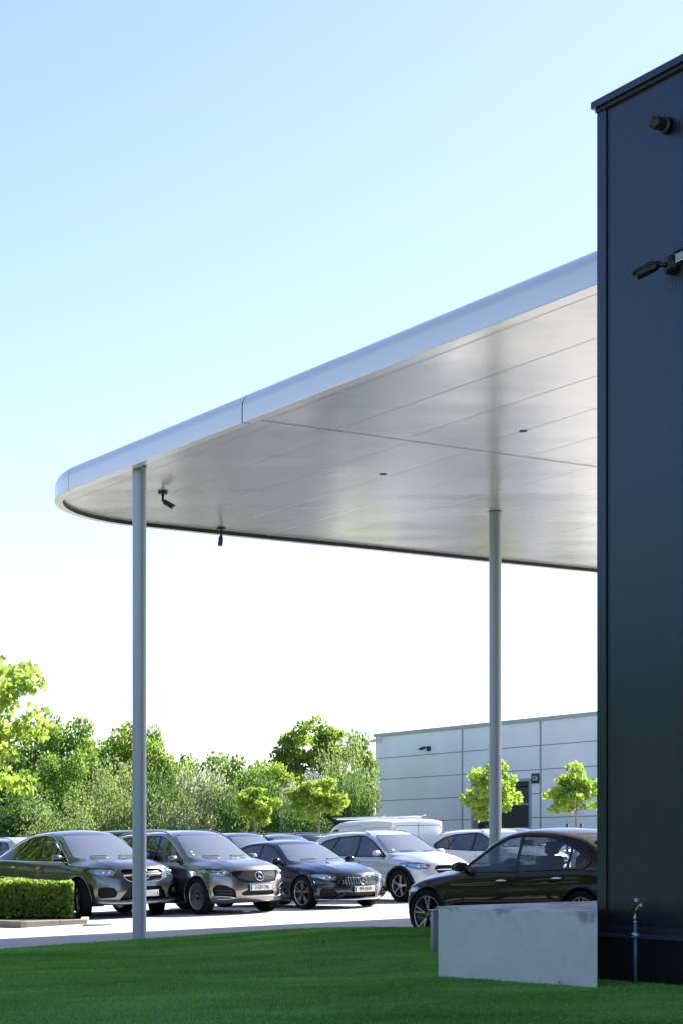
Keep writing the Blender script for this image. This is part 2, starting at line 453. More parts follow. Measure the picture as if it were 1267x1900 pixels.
    mb.add(cc, [(0, 1, 2, 3)]); mb.build('roof_sheet', mat('roof_grey', (.3,.3,.3), .8), cano)
    # panel joints of the soffit
    jm = mat('soffit_joint', (.56,.555,.54), .4)
    def line(a, b, wd, z=.0585, m_=jm, nm='panel_joint', store=[]):
        d = (b-a).normalized(); n = Vector((-d.y, d.x))*wd/2
        return [(a.x-n.x-CORN.x, a.y-n.y-CORN.y, z), (a.x+n.x-CORN.x, a.y+n.y-CORN.y, z), (b.x+n.x-CORN.x, b.y+n.y-CORN.y, z), (b.x-n.x-CORN.x, b.y-n.y-CORN.y, z)]
    mb = MB()
    k = 0
    for i in range(0, 17):
        off = .34+i*1.06
        a = CORN+EB*off+EA*(sA+.03); b = CORN+EB*off+EA*lenA
        mb.add(line(a, b, .0075), [(0, 1, 2, 3)])
        a0 = .16 if off > RAD else RAD*(1-math.sqrt(max(0, 1-((RAD-off)/RAD)**2)))*.85+.2
        mb.add(line(CORN+EB*(off+.18)+EA*a0, CORN+EB*(off+.18)+EA*(sA-.03), .006), [(0, 1, 2, 3)])
    mb.build('panel_joint', jm, cano)
    mb = MB()
    mb.add(line(CORN+EA*(sA+.03)+EB*.15, CORN+EA*(sA+.03)+EB*lenB, .02), [(0,1,2,3)])
    mb.build('seam_trim', mat('seam_light', (.8,.8,.78), .3, .6), cano)
    # the dark sockets of two recessed lights
    for (px, py) in ((710, 880), (970, 800)):
        p = v2(px, py, 5.71)-CORN
        MB().lathe([(.001, .057), (.048, .057), (.054, .055), (.058, .0615)], 20).build('downlight_socket', gap_m, cano, (p.x, p.y, 0))
    # small stub on the rim
    p = v2(161, 858, 6.05)-CORN
    MB().rbox((-.05,-.03,.0), (.05,.03,.07), .01).build('roof_clip', mat('clip_dark', (.03,.03,.035), .5), cano, (p.x+.1, p.y+.1, .40))
canopy()

col_m = mat('column_steel', (.37,.42,.46), .45, .3, rvar=.04, vscale=1.2, var=.03)
def column(px, py_top, lb, r=.102):
    p = v2(px, py_top, 5.71); gz = turf_z(p.x, p.y)-.06
    t = empty('canopy_column', (p.x, p.y, gz), 0, lb, 'column', 'round columns carrying the canopy')
    h = ZC+.06-gz
    MB().lathe([(r, 0), (r, h*.25), (r, h*.5), (r, h*.75), (r, h)], 48).build('shaft', col_m, t)
    MB().lathe([(r+.002, h-.012), (r+.006, h-.004), (r+.006, h-.001)], 32).build('collar', gap_m, t)
    mb = MB().tube([(0, -r-.001, .22), (0, -r-.006, .25), (0, -r-.001, .28)], .012, 8); o = mb.build('bolt', col_m, t)
column(259.5, 866, 'round grey steel column on the turf edge before the grey cars, left of the other')
column(918, 949, 'round grey steel column rising behind the black saloon, the greener one at its top')

# ------------------------------------------------------------------ CCTV cameras and pipe
black_m = mat('cctv_black', (.012,.013,.015), .35); grey_m = mat('cctv_grey', (.12,.125,.13), .4); white_m = mat('label_white', (.75,.75,.75), .5)
blackmetal = mat('black_satin', (.01,.012,.016), .28, .3)
def cctv_ceiling(px, py, yaw, pitch, lb, s=1.):
    p = v2(px, py, 5.71)
    t = empty('security_camera', (p.x, p.y, ZC+.06), yaw, lb, 'security camera', 'black cameras under the canopy'); t.scale = (.72, .72, .66)
    MB().lathe([(.001,-.001), (.105*s,-.001), (.108*s,-.05), (.085*s,-.065), (.001,-.065)], 28).build('mount', black_m, t)
    MB().tube([(0,0,-.06), (0,0,-.21*s)], .027*s, 14).build('arm', black_m, t)
    MB().ball((0,0,-.215*s), .036*s).build('joint', black_m, t)
    M = Matrix.Translation((0,0,-.22*s)) @ Matrix.Rotation(pitch, 4, 'Y')
    mb = MB().tube([(.03,0,0), (.06,0,-.01), (.30*s,0,-.01)], [.03*s,.056*s,.056*s], 20, M=M)
    mb.rbox((.04*s,-.05*s,.02*s), (.33*s,.05*s,.056*s), .02, M)
    b = mb.build('housing', black_m, t)
    MB().tube([(.301*s,0,-.01), (.306*s,0,-.01)], .046*s, 20, M=M).build('lens', grey_m, b)
    MB().box((.3065*s,-.02*s,-.035*s), (.309*s,.028*s,-.018*s), M).build('infrared_window', white_m, b)
cctv_ceiling(303, 912, R(-25), R(32), 'black bullet camera hanging from the soffit, aimed right, next to the left column')
cctv_ceiling(411, 979, R(-96), R(62), 'black bullet camera hanging from the soffit, aimed down towards the viewer')

# ------------------------------------------------------------------ dark hall on the right
WA = Vector((.534, -.845)).normalized()   # along the wall towards the viewer
C0 = at(1108, 1831, 16.9).to_2d(); WN = Vector((-WA.y, WA.x))  # (.845,.534): into the building
if WN.x < 0: WN = -WN
zg = turf_z(C0.x, C0.y)
clad_m = mat('cladding_anthracite', (.052,.069,.088), .33, .95)
def clad_nodes():
    nt = clad_m.node_tree; b = nt.nodes['Principled BSDF']; L = nt.links.new
    tc = nt.nodes.new('ShaderNodeTexCoord'); wv = nt.nodes.new('ShaderNodeTexWave'); wv.wave_type = 'BANDS'; wv.bands_direction = 'X'
    wv.inputs['Scale'].default_value = 8.5; wv.inputs['Distortion'].default_value = 0
    L(tc.outputs['Object'], wv.inputs['Vector'])
    n = nt.nodes.new('ShaderNodeTexNoise'); n.inputs['Scale'].default_value = .8; L(tc.outputs['Object'], n.inputs['Vector'])
    ad = nt.nodes.new('ShaderNodeMath'); ad.operation = 'MULTIPLY_ADD'; ad.inputs[1].default_value = 2.; L(n.outputs['Fac'], ad.inputs[0]); L(wv.outputs['Fac'], ad.inputs[2])
    bp = nt.nodes.new('ShaderNodeBump'); bp.inputs['Strength'].default_value = .30; bp.inputs['Distance'].default_value = .004
    L(ad.outputs[0], bp.inputs['Height']); L(bp.outputs[0], b.inputs['Normal'])
clad_nodes()
trim_m = mat('trim_anthracite', (.052,.069,.088), .30, .95)
plinth_m = mat('plinth_black', (.006,.007,.008), .30, .0)
rot = math.atan2(WA.y, WA.x)     # local x along the wall to the viewer, local y = into building?
hall = empty('dark_hall', (C0.x, C0.y, zg-.25), rot, 'tall anthracite metal clad hall with ribbed panels filling the right edge', 'building')
sgn = 1 if (Matrix.Rotation(rot, 2) @ Vector((0, 1))).dot(WN) > 0 else -1
def HB(a, b): # local box: x along the wall, y>0 into the building
    (x0, y0, z0), (x1, y1, z1) = a, b
    ys = sorted((y0*sgn, y1*sgn)); return (x0, ys[0], z0), (x1, ys[1], z1)
z0h = zg-.25
def zpx(py, x=0., out=0.):
    """height above hall origin of image row py at the wall plane, local x"""
    p = C0+WA*x-WN*out; return CAMZ+(HY-py)/FPX*p.y-z0h
zr_ = zpx(1731)          # rail
zt_ = zpx(200)           # roof edge
MB().box(*HB((-.035, .012, 0), (9, 12, zr_-.02))).build('plinth', plinth_m, hall)
MB().box(*HB((.10, 0.012, zr_+.02), (9, 11.9, zt_-.03))).build('wall_cladding', clad_m, hall)
MB().box(*HB((-.004, -.004, zr_+.004), (.115, .2, zt_-.04))).build('corner_trim', trim_m, hall)
mb = MB(); mb.box(*HB((-.03, -.075, zr_-.025), (9, .05, zr_+.012))); mb.build('drip_rail', mat('rail_dark', (.05,.07,.09), .35, .4), hall)
mb = MB(); mb.box(*HB((.12, -.006, zr_+.012), (9, .012, zr_+.075))); mb.build('base_profile', gap_m, hall)
mb = MB(); mb.box(*HB((-.038, -.05, zt_-.015), (9, 12, zt_+.05))); mb.build('roof_coping', trim_m, hall)
mb = MB(); mb.box(*HB((-.01, -.02, zt_-.05), (9, .01, zt_-.017))); mb.build('coping_shadow_gap', gap_m, hall)
mb = MB()
for x in (.117, 1.135, 2.15, 3.17): mb.box(*HB((x-.006, -.001 if x > .2 else -.0045, zr_+.08), (x+.006, .013, zt_-.08)))
mb.build('cladding_joint', gap_m, hall)

def on_wall(px, py, out=0.):
    """point on the hall wall plane seen at px,py"""
    d = Vector(((px-CX)/FPX, 1)); # ray
    # solve C0-WN*out + s*WA = t*d
    q = C0-WN*out; det = WA.x*(-d.y)+d.x*WA.y; s = (-q.x*(-d.y)+d.x*(-q.y))/det*1.0
    s = ((-q.x)*(-d.y)-(-d.x)*(-q.y))/det if False else None
    # straightforward
    import numpy as _n
    A = _n.array([[WA.x, -d.x], [WA.y, -d.y]]); s, t = _n.linalg.solve(A, _n.array([-q.x, -q.y]))
    p = q+WA*s; return Vector((p.x, p.y, CAMZ+(HY-py)/FPX*p.y))
# vent pipe stub
p = on_wall(1234, 233)
t = empty('wall_pipe_outlet', p, rot, 'short black pipe outlet high up on the dark hall wall', 'pipe')
mb = MB(); o_ = -1*sgn
mb.tube([(0,0,0), (0,o_*.03,0)], .075, 24); mb.build('flange', black_m, t)
MB().lathe([(.053,.0), (.055,o_*.10), (.06,o_*.11), (.06,o_*.15), (.05,o_*.15), (.046,o_*.05), (.001,o_*.05)], 24, axis='y').build('pipe', black_m, t)
# camera on the wall
p = on_wall(1247, 492)
t = empty('security_camera', p, rot, 'black bullet camera on a round bracket on the dark hall wall, aimed left and down', 'security camera')
MB().lathe([(.001, o_*.0), (.085, o_*.0), (.085, o_*.03), (.07, o_*.05), (.065, o_*.07), (.001, o_*.075)], 28, axis='y').build('mount', blackmetal, t)
MB().tube([(0,o_*.06,0), (-.02,o_*.09,-.01), (-.05,o_*.12,0)], .022, 12).build('arm', blackmetal, t)
d = Vector((-.30, o_*.26, -.17)).normalized(); b0 = Vector((-.05, o_*.12, .0))
mb = MB(); mb.ball(b0, .03); mb.tube([b0, b0+d*.03, b0+d*.2], [.03,.044,.044], 20)
hs = mb.build('housing', blackmetal, t)
q = d.to_track_quat('X', 'Z').to_matrix().to_4x4(); q.translation = b0
MB().rbox((.03,-.045,.016), (.235,.045,.050), .016, q).build('sun_hood', blackmetal, hs)
MB().tube([b0+d*.2, b0+d*.206], .038, 20).build('lens', black_m, hs)
# second camera cut by the frame
p = on_wall(1303, 484)
t = empty('security_camera', p, rot, 'black camera with light lens face cut by the right edge of the picture', 'security camera')
MB().lathe([(.001, 0), (.075, 0), (.07, o_*.05), (.001, o_*.055)], 24, axis='y').build('mount', blackmetal, t)
MB().tube([(0,o_*.05,0), (0,o_*.12,.01)], .022, 12).build('arm', blackmetal, t)
hs = MB().rbox((-.075, min(o_*.12, o_*.26), -.055), (.075, max(o_*.12, o_*.26), .05), .025).build('housing', blackmetal, t)
MB().rbox((-.08, min(o_*.11, o_*.28), .035), (.08, max(o_*.11, o_*.28), .06), .012).build('sun_hood', blackmetal, hs)
ya, yb = sorted((o_*.26, o_*.265)); MB().rbox((-.055, ya, -.03), (.055, yb, .03), .008).build('lens', mat('lens_face', (.30,.28,.26), .3), hs)
ya, yb = sorted((o_*.266, o_*.27)); MB().box((-.045, ya, -.045), (.045, yb, -.037)).build('light_strip', white_m, hs)
# standpipe with tap
p = on_wall(1178, 1836, .10); zt2 = turf_z(p.x, p.y)
t = empty('standpipe', (p.x, p.y, zt2-.02), rot, 'slim blue grey water standpipe with brass tap in front of the dark plinth', 'standpipe')
sp = lambda py: CAMZ+(HY-py)/FPX*p.y-(zt2-.02)
pipe_m = mat('pipe_bluegrey', (.10,.19,.28), .4, .2); brass = mat('brass', (.62,.52,.30), .3, .9); galv = mat('galvanised', (.45,.52,.6), .35, .7)
MB().tube([(0,0,0), (0,0,sp(1713))], .0155, 16).build('pipe', pipe_m, t)
ya, yb = sorted((-.02, .1*sgn)); MB().lathe([(.016,-.022), (.034,-.022), (.034,.022), (.016,.022)], 20).build('clamp', galv, t, (0, 0, sp(1735)))
mb = MB(); mb.tube([(0,0,sp(1713)), (0,0,sp(1709))], .018, 12); mb.tube([(0,0,sp(1709)), (0,0,sp(1696))], .009, 10); mb.ball((-.012,0,sp(1704)), .014); mb.tube([(-.02,0,sp(1702)), (.012,0,sp(1702))], .008, 8)
mb.build('tap', brass, t)
MB().tube([(0,0,sp(1696)), (.006,0,sp(1688)), (.025,.02*sgn,sp(1680)), (.04,.03*sgn,sp(1677))], .005, 8).build('hose', brass, t)
MB().tube([(.04,.03*sgn,sp(1676)), (.04,.03*sgn,sp(1685.5))], .015, 12).build('coupling', brass, t)
MB().rbox((-.02,0,sp(1674)), (.022,.03,sp(1667)), .004).build('wall_bracket', galv, t)

# ------------------------------------------------------------------ concrete wedge wall
conc = mat('concrete', (.66,.67,.66), .8, var=.10, vscale=2.2, bump=.10, bscale=30)
def conc_nodes():
    nt = conc.node_tree; b = nt.nodes['Principled BSDF']; L = nt.links.new
    tc = nt.nodes.new('ShaderNodeTexCoord')
    sep = nt.nodes.new('ShaderNodeSeparateXYZ'); L(tc.outputs['Object'], sep.inputs[0])
    # vertical run marks below the top edge: noise stretched in z, limited by height plus a wobble
    mp = nt.nodes.new('ShaderNodeMapping'); mp.inputs['Scale'].default_value = (9, 9, .5); L(tc.outputs['Object'], mp.inputs['Vector'])
    n = nt.nodes.new('ShaderNodeTexNoise'); n.inputs['Scale'].default_value = 1.6; n.inputs['Detail'].default_value = 5; L(mp.outputs[0], n.inputs['Vector'])
    n2 = nt.nodes.new('ShaderNodeTexNoise'); n2.inputs['Scale'].default_value = 2.6; n2.inputs['Detail'].default_value = 4; L(tc.outputs['Object'], n2.inputs['Vector'])
    ma = nt.nodes.new('ShaderNodeMath'); ma.operation = 'MULTIPLY_ADD'; ma.inputs[1].default_value = .75; L(n2.outputs['Fac'], ma.inputs[0]); L(sep.outputs['Z'], ma.inputs[2])
    mr = nt.nodes.new('ShaderNodeMapRange'); mr.inputs['From Min'].default_value = 1.0; mr.inputs['From Max'].default_value = 1.06; L(ma.outputs[0], mr.inputs['Value'])
    mr2 = nt.nodes.new('ShaderNodeMapRange'); mr2.inputs['From Min'].default_value = .35; mr2.inputs['From Max'].default_value = .62
    mr2.inputs['To Min'].default_value = .35; L(n.outputs['Fac'], mr2.inputs['Value'])
    mu = nt.nodes.new('ShaderNodeMath'); mu.operation = 'MULTIPLY'; L(mr.outputs[0], mu.inputs[0]); L(mr2.outputs[0], mu.inputs[1])
    mx = nt.nodes.new('ShaderNodeMix'); mx.data_type = 'RGBA'; mx.blend_type = 'MULTIPLY'
    mx.inputs[7].default_value = (.50,.50,.51,1); L(mu.outputs[0], mx.inputs[0])
    src = b.inputs['Base Color'].links[0].from_socket; L(src, mx.inputs[6])
    # blotches
    n3 = nt.nodes.new('ShaderNodeTexNoise'); n3.inputs['Scale'].default_value = 4.5; n3.inputs['Detail'].default_value = 7; L(tc.outputs['Object'], n3.inputs['Vector'])
    mr3 = nt.nodes.new('ShaderNodeMapRange'); mr3.inputs['From Min'].default_value = .56; mr3.inputs['From Max'].default_value = .66; mr3.inputs['To Max'].default_value = .35; L(n3.outputs['Fac'], mr3.inputs['Value'])
    mx2 = nt.nodes.new('ShaderNodeMix'); mx2.data_type = 'RGBA'; mx2.blend_type = 'MULTIPLY'; mx2.inputs[7].default_value = (.72,.71,.72,1)
    L(mr3.outputs[0], mx2.inputs[0]); L(mx.outputs[2], mx2.inputs[6]); L(mx2.outputs[2], b.inputs['Base Color'])
conc_nodes()
ztop = None
wa = hit(812, 1812, turf_z); wb = hit(1106, 1834, turf_z)
za = CAMZ+(HY-1682)/FPX*wa.y; zb = CAMZ+(HY-1692)/FPX*wb.y; ztop = (za+zb)/2
Yc = (CAMZ-ztop)*FPX/(1671-HY); wc = Vector(((1112-CX)/FPX*Yc, Yc))
def wedge(poly, zlo, zhi, r=.02):
    bm = bmesh.new(); vs = [bm.verts.new((x, y, zlo)) for x, y in poly]; f = bm.faces.new(vs)
    g = bmesh.ops.extrude_face_region(bm, geom=[f]); nv = [e for e in g['geom'] if isinstance(e, bmesh.types.BMVert)]
    for v in nv: v.co.z = zhi
    bmesh.ops.recalc_face_normals(bm, faces=bm.faces)
    bmesh.ops.bevel(bm, geom=[e for e in bm.edges], offset=r, segments=3, affect='EDGES', profile=.5)
    mb = MB(); bm.verts.index_update(); mb.add([v.co.copy() for v in bm.verts], [[v.index for v in f.verts] for f in bm.faces], False); bm.free(); return mb
poly = [(0, 0), ((wb-wa).x, (wb-wa).y), (wc.x-wa.x, wc.y-wa.y), (.16, .30)]
poly[1] = tuple(Vector(poly[1])*1.004)
wobj = wedge(poly, -.3, ztop-wa.z, .012).build('concrete_wall', conc, None, (wa.x, wa.y, wa.z))
tag(wobj, 'low pale concrete wedge wall with damp stains along its top, butting the dark hall', 'concrete wall')
# thin metal clad upstand behind the wedge
pa = hit(802.5, 1766, turf_z); hh = CAMZ+(HY-1691)/FPX*pa.y-pa.z
t = empty('metal_upstand', pa, math.atan2(EB.y, EB.x), 'narrow grey metal upstand peeking out left of the concrete wall', 'upstand')
MB().rbox((0,0,-.1), (.9,.055,hh), .006, seg=2).build('panel', mat('zinc', (.36,.40,.44), .4, .5), t)
MB().rbox((-.012,-.012,hh+.001), (.9,.07,hh+.02), .004, seg=2).build('cap', galv, t)

# ------------------------------------------------------------------ pale warehouse behind
WY = 100.
wl = at(696, 1588, WY).to_2d()
WD = Vector((.534, -.845)).normalized(); WD = Vector((-(1513+CX)/FPX, 1)).normalized()*-1   # towards the viewer, to the right
wz = ground_z(wl.x, 60)-.05
wrot = math.atan2(WD.y, WD.x)
ware = empty('warehouse', (wl.x, wl.y, wz), wrot, 'long pale grey panelled warehouse with flat roof and a tall dark doorway', 'building')
def along(px):
    d = Vector(((px-CX)/FPX, 1)); A = np.array([[WD.x, -d.x], [WD.y, -d.y]]); s, t = np.linalg.solve(A, np.array([-wl.x, -wl.y])); return s, t
def whz(px, py): s, t = along(px); return CAMZ+(HY-py)/FPX*t-wz
wpan = mat('warehouse_panel', (.90,.90,.90), .7, var=.08, vscale=.35)
wtrim = mat('warehouse_trim', (.40,.43,.47), .5); wjoint = mat('warehouse_joint', (.20,.21,.22), .7)
x1, _ = along(1240); htop = whz(800, 1357)
xs_d, _ = along(875); xe_d, _ = along(985); hd = whz(930, 1447)
sg2 = 1 if (Matrix.Rotation(wrot, 2) @ Vector((0, 1))).dot(Vector((.845, .534))) > 0 else -1
def WB_(a, b): ys = sorted((a[1]*sg2, b[1]*sg2)); return (a[0], ys[0], a[2]), (b[0], ys[1], b[2])
mb = MB(); mb.box(*WB_((0, 0, -.3), (xs_d, 25, htop))); mb.box(*WB_((xs_d, 0, hd), (xe_d, 25, htop))); mb.box(*WB_((xe_d, 0, -.3), (x1, 25, htop)))
mb.build('wall', wpan, ware)
MB().box(*WB_((-.08, -.08, htop-.02), (x1, .4, htop+.16))).build('roof_edge', wtrim, ware)
mb = MB()
for y in (1407.9, 1447.2, 1486.4, 1525.5):
    z = whz(696.7, y); 
    for a, b in ((.05, xs_d-.02), (xs_d-.02, xe_d+.02), (xe_d+.02, x1)):
        if a == xs_d-.02 and z < hd: continue
        mb.box(*WB_((a, -.008, z-.018), (b, .01, z+.018)))
mb.build('panel_joint', wjoint, ware)
for px in (857.5, 1002.5):
    s, _ = along(px); mb = MB().box(*WB_((s-.05, -.03, 0), (s+.05, .01, htop-.02)))
    mb.build('downpipe', mat('warehouse_pipe', (.30,.35,.40), .5), ware)
mb = MB(); wdr = .14
mb.box(*WB_((xs_d-.02, -.05, 0), (xs_d+wdr, .35, hd))); mb.box(*WB_((xe_d-wdr, -.05, 0), (xe_d+.02, .35, hd))); mb.box(*WB_((xs_d+wdr, -.05, hd-.14), (xe_d-wdr, .35, hd)))
fr = mb.build('door_frame', mat('frame_light', (.34,.38,.42), .5), ware)
dz = whz(950, 1493)
MB().box(*WB_((xs_d+wdr, .24, dz+.06), (xe_d-wdr, .30, hd-.4))).build('roller_shutter', mat('shutter_blue', (.035,.055,.075), .45), ware)
MB().box(*WB_((xs_d+wdr, .20, dz-.03), (xe_d-wdr, .28, dz+.06))).build('shutter_rail', mat('frame_light', (.34,.38,.42), .5), ware)
MB().box(*WB_((xs_d+wdr, .26, 0), (xe_d-wdr, .30, dz-.03))).build('lower_shutter', mat('shutter_brown', (.03,.03,.028), .6), ware)
MB().box(*WB_((xs_d+wdr, .22, hd-.34), (xe_d-wdr, .27, hd-.15))).build('door_header', mat('header_brown', (.09,.075,.06), .6), ware)
# C16 sign
sa, _ = along(986.5); sb, _ = along(1000); sz0 = whz(993, 1453.5); sz1 = whz(993, 1435)
sgn_ = empty('unit_sign', (wl.x+WD.x*(sa+sb)/2, wl.y+WD.y*(sa+sb)/2, wz+(sz0+sz1)/2), wrot, 'dark square unit sign reading C16 beside the warehouse doorway', 'sign')
hw = (sb-sa)/2; hh = (sz1-sz0)/2
MB().box(*WB_((-hw, -.06, -hh), (hw, -.012, hh))).build('board', mat('sign_navy', (.02,.04,.06), .5), sgn_)
TM = Matrix.Translation((0, -.064*sg2, 0)) @ Matrix.Rotation(R(90), 4, 'X')
if sg2 < 0: TM = TM @ Matrix.Rotation(math.pi, 4, 'Y')
text_obj('C16', hh*1.25, mat('sign_white', (.8,.82,.82), .5), sgn_, TM, bold=.004, xs=.74)
# floodlight + small white camera
def wpt(px, py): s, t = along(px); return Vector((wl.x+WD.x*s, wl.y+WD.y*s, CAMZ+(HY-py)/FPX*t))
t = empty('floodlight', wpt(796, 1389), wrot, 'small dark floodlight on the warehouse wall, left of the doorway', 'floodlight')
oy = -sg2
MB().rbox((-.12, min(0, oy*.12), -.12), (.12, max(0, oy*.12), .12), .02).build('bracket', black_m, t)
M = Matrix.Translation((-.2, oy*.3, .02)) @ Matrix.Rotation(R(25), 4, 'X')
b = MB().rbox((-.20, -.15, -.05), (.14, .15, .05), .03, M).build('housing', black_m, t)
MB().box((-.16, -.11, -.058), (.10, .11, -.051), M).build('lens', mat('lamp_face', (.6,.6,.58), .3), b)
t = empty('security_camera', wpt(706, 1372), wrot, 'small white camera at the top left corner of the warehouse', 'security camera')
MB().rbox((-.08, min(0, oy*.1), -.12), (.10, max(0, oy*.1), .12), .02).build('bracket', white_m, t)
MB().tube([(-.05, oy*.2, 0), (-.4, oy*.35, -.1)], .09, 12).build('housing', white_m, t)
MB().tube([(-.40, oy*.35, -.1), (-.41, oy*.354, -.103)], .06, 12).build('lens', black_m, t)

# ------------------------------------------------------------------ cars
def interp(tab, x):
    """monotone cubic (pchip-like) through (x, value) pairs"""
    xs = [t[0] for t in tab]; ys = [t[1] for t in tab]; n = len(xs)
    if x <= xs[0]: return ys[0]
    if x >= xs[-1]: return ys[-1]
    d = [(ys[i+1]-ys[i])/(xs[i+1]-xs[i]) for i in range(n-1)]
    m = [d[0]]+[0 if d[i-1]*d[i] <= 0 else 2*d[i-1]*d[i]/(d[i-1]+d[i]) for i in range(1, n-1)]+[d[-1]]
    i = 0
    while x > xs[i+1]: i += 1
    h = xs[i+1]-xs[i]; t = (x-xs[i])/h
    return ys[i]*(2*t**3-3*t*t+1)+m[i]*h*(t**3-2*t*t+t)+ys[i+1]*(-2*t**3+3*t*t)+m[i+1]*h*(t**3-t*t)
def carve(P, outl, proj, cond):
    """cut a convex outline (2D) out of the polygons; returns (outside, inside)"""
    ar = sum(outl[i-1][0]*outl[i][1]-outl[i][0]*outl[i-1][1] for i in range(len(outl)))
    if ar < 0: outl = outl[::-1]
    x0 = min(p[0] for p in outl); x1 = max(p[0] for p in outl); y0 = min(p[1] for p in outl); y1 = max(p[1] for p in outl)
    E = []
    for i in range(len(outl)):
        a = outl[i-1]; b = outl[i]; E.append((a[0], a[1], b[0]-a[0], b[1]-a[1]))
    out = []; ins = []
    for poly in P:
        q = [proj(v) for v in poly]
        if max(t[0] for t in q) < x0 or min(t[0] for t in q) > x1 or max(t[1] for t in q) < y0 or min(t[1] for t in q) > y1 or not cond(poly):
            out.append(poly); continue
        cur = list(zip(poly, q)); pend = []
        for (ax, ay, dx, dy) in E:
            s = [dx*(b[1]-ay)-dy*(b[0]-ax) for _, b in cur]
            if all(t >= -1e-12 for t in s): continue
            if all(t <= 1e-12 for t in s): pend.append([c[0] for c in cur]); cur = []; break
            I = []; O = []
            for k in range(len(cur)):
                c0, c1 = cur[k], cur[(k+1) % len(cur)]; s0, s1 = s[k], s[(k+1) % len(cur)]
                if s0 >= 0: I.append(c0)
                if s0 <= 0: O.append(c0)
                if s0*s1 < 0:
                    t = s0/(s0-s1); v = tuple(c0[0][j]+(c1[0][j]-c0[0][j])*t for j in range(6)); m_ = (v, proj(v)); I.append(m_); O.append(m_)
            if len(O) > 2: pend.append([c[0] for c in O])
            cur = I
            if len(cur) < 3: cur = []; break
        if len(cur) > 2: ins.append([c[0] for c in cur]); out += pend
        elif len(pend): out.append(poly)
        else: out.append(poly)
    return out, ins
def round_poly(pts, r=.03, k=4):
    out = []; n = len(pts)
    for i in range(n):
        p = Vector(pts[i]); a = Vector(pts[i-1])-p; b = Vector(pts[(i+1) % n])-p
        ra = min(r, a.length*.45, b.length*.45); A = p+a.normalized()*ra; B = p+b.normalized()*ra
        for j in range(k+1):
            t = j/k; q = A*(1-t)**2+p*2*t*(1-t)+B*t*t; out.append((q.x, q.y))
    return out
def scale_poly(pts, s, sy=None):
    sy = s if sy is None else sy
    cx = sum(p[0] for p in pts)/len(pts); cy = sum(p[1] for p in pts)/len(pts)
    return [(cx+(p[0]-cx)*s, cy+(p[1]-cy)*sy) for p in pts]
PF = lambda v: (v[1], v[2])
PS = lambda v: (v[0], v[2])

plastic_m = mat('dark_plastic', (.010,.0105,.011), .5, spec=.3)
tyre_m = mat('tyre_rubber', (.006,.006,.0065), .75, spec=.2, bump=.3, bscale=120)
well_m = mat('wheel_well', (.004,.004,.004), .9)
chrome_m = mat('chrome', (.75,.76,.78), .12, 1.)
dchrome_m = mat('dark_chrome', (.10,.10,.11), .2, .9)
gloss_m = mat('gloss_black', (.003,.003,.0035), .15, 0, coat=.5, spec=.2)
alu_m = mat('machined_aluminium', (.62,.62,.63), .28, .9)
seat_m = mat('seat_fabric', (.03,.03,.033), .7)
lamp_m = mat('lamp_reflector', (.85,.88,.92), .16, .85)
led_m = mat('lamp_white', (.8,.85,.92), .2, .1)
red_m = mat('tail_lamp_red', (.25,.01,.01), .15, coat=1.)
plate_m = mat('plate_white', (.80,.80,.76), .45)
eu_m = mat('plate_blue', (.05,.14,.42), .45)
dig_m = mat('plate_digits', (.12,.03,.03), .5)
glass_m = glass('car_glass', .45, ior=5.0, dust=.11); sglass_m = glass('car_side_glass', .22, ior=2.4); fglass_m = glass('lamp_glass', .9)

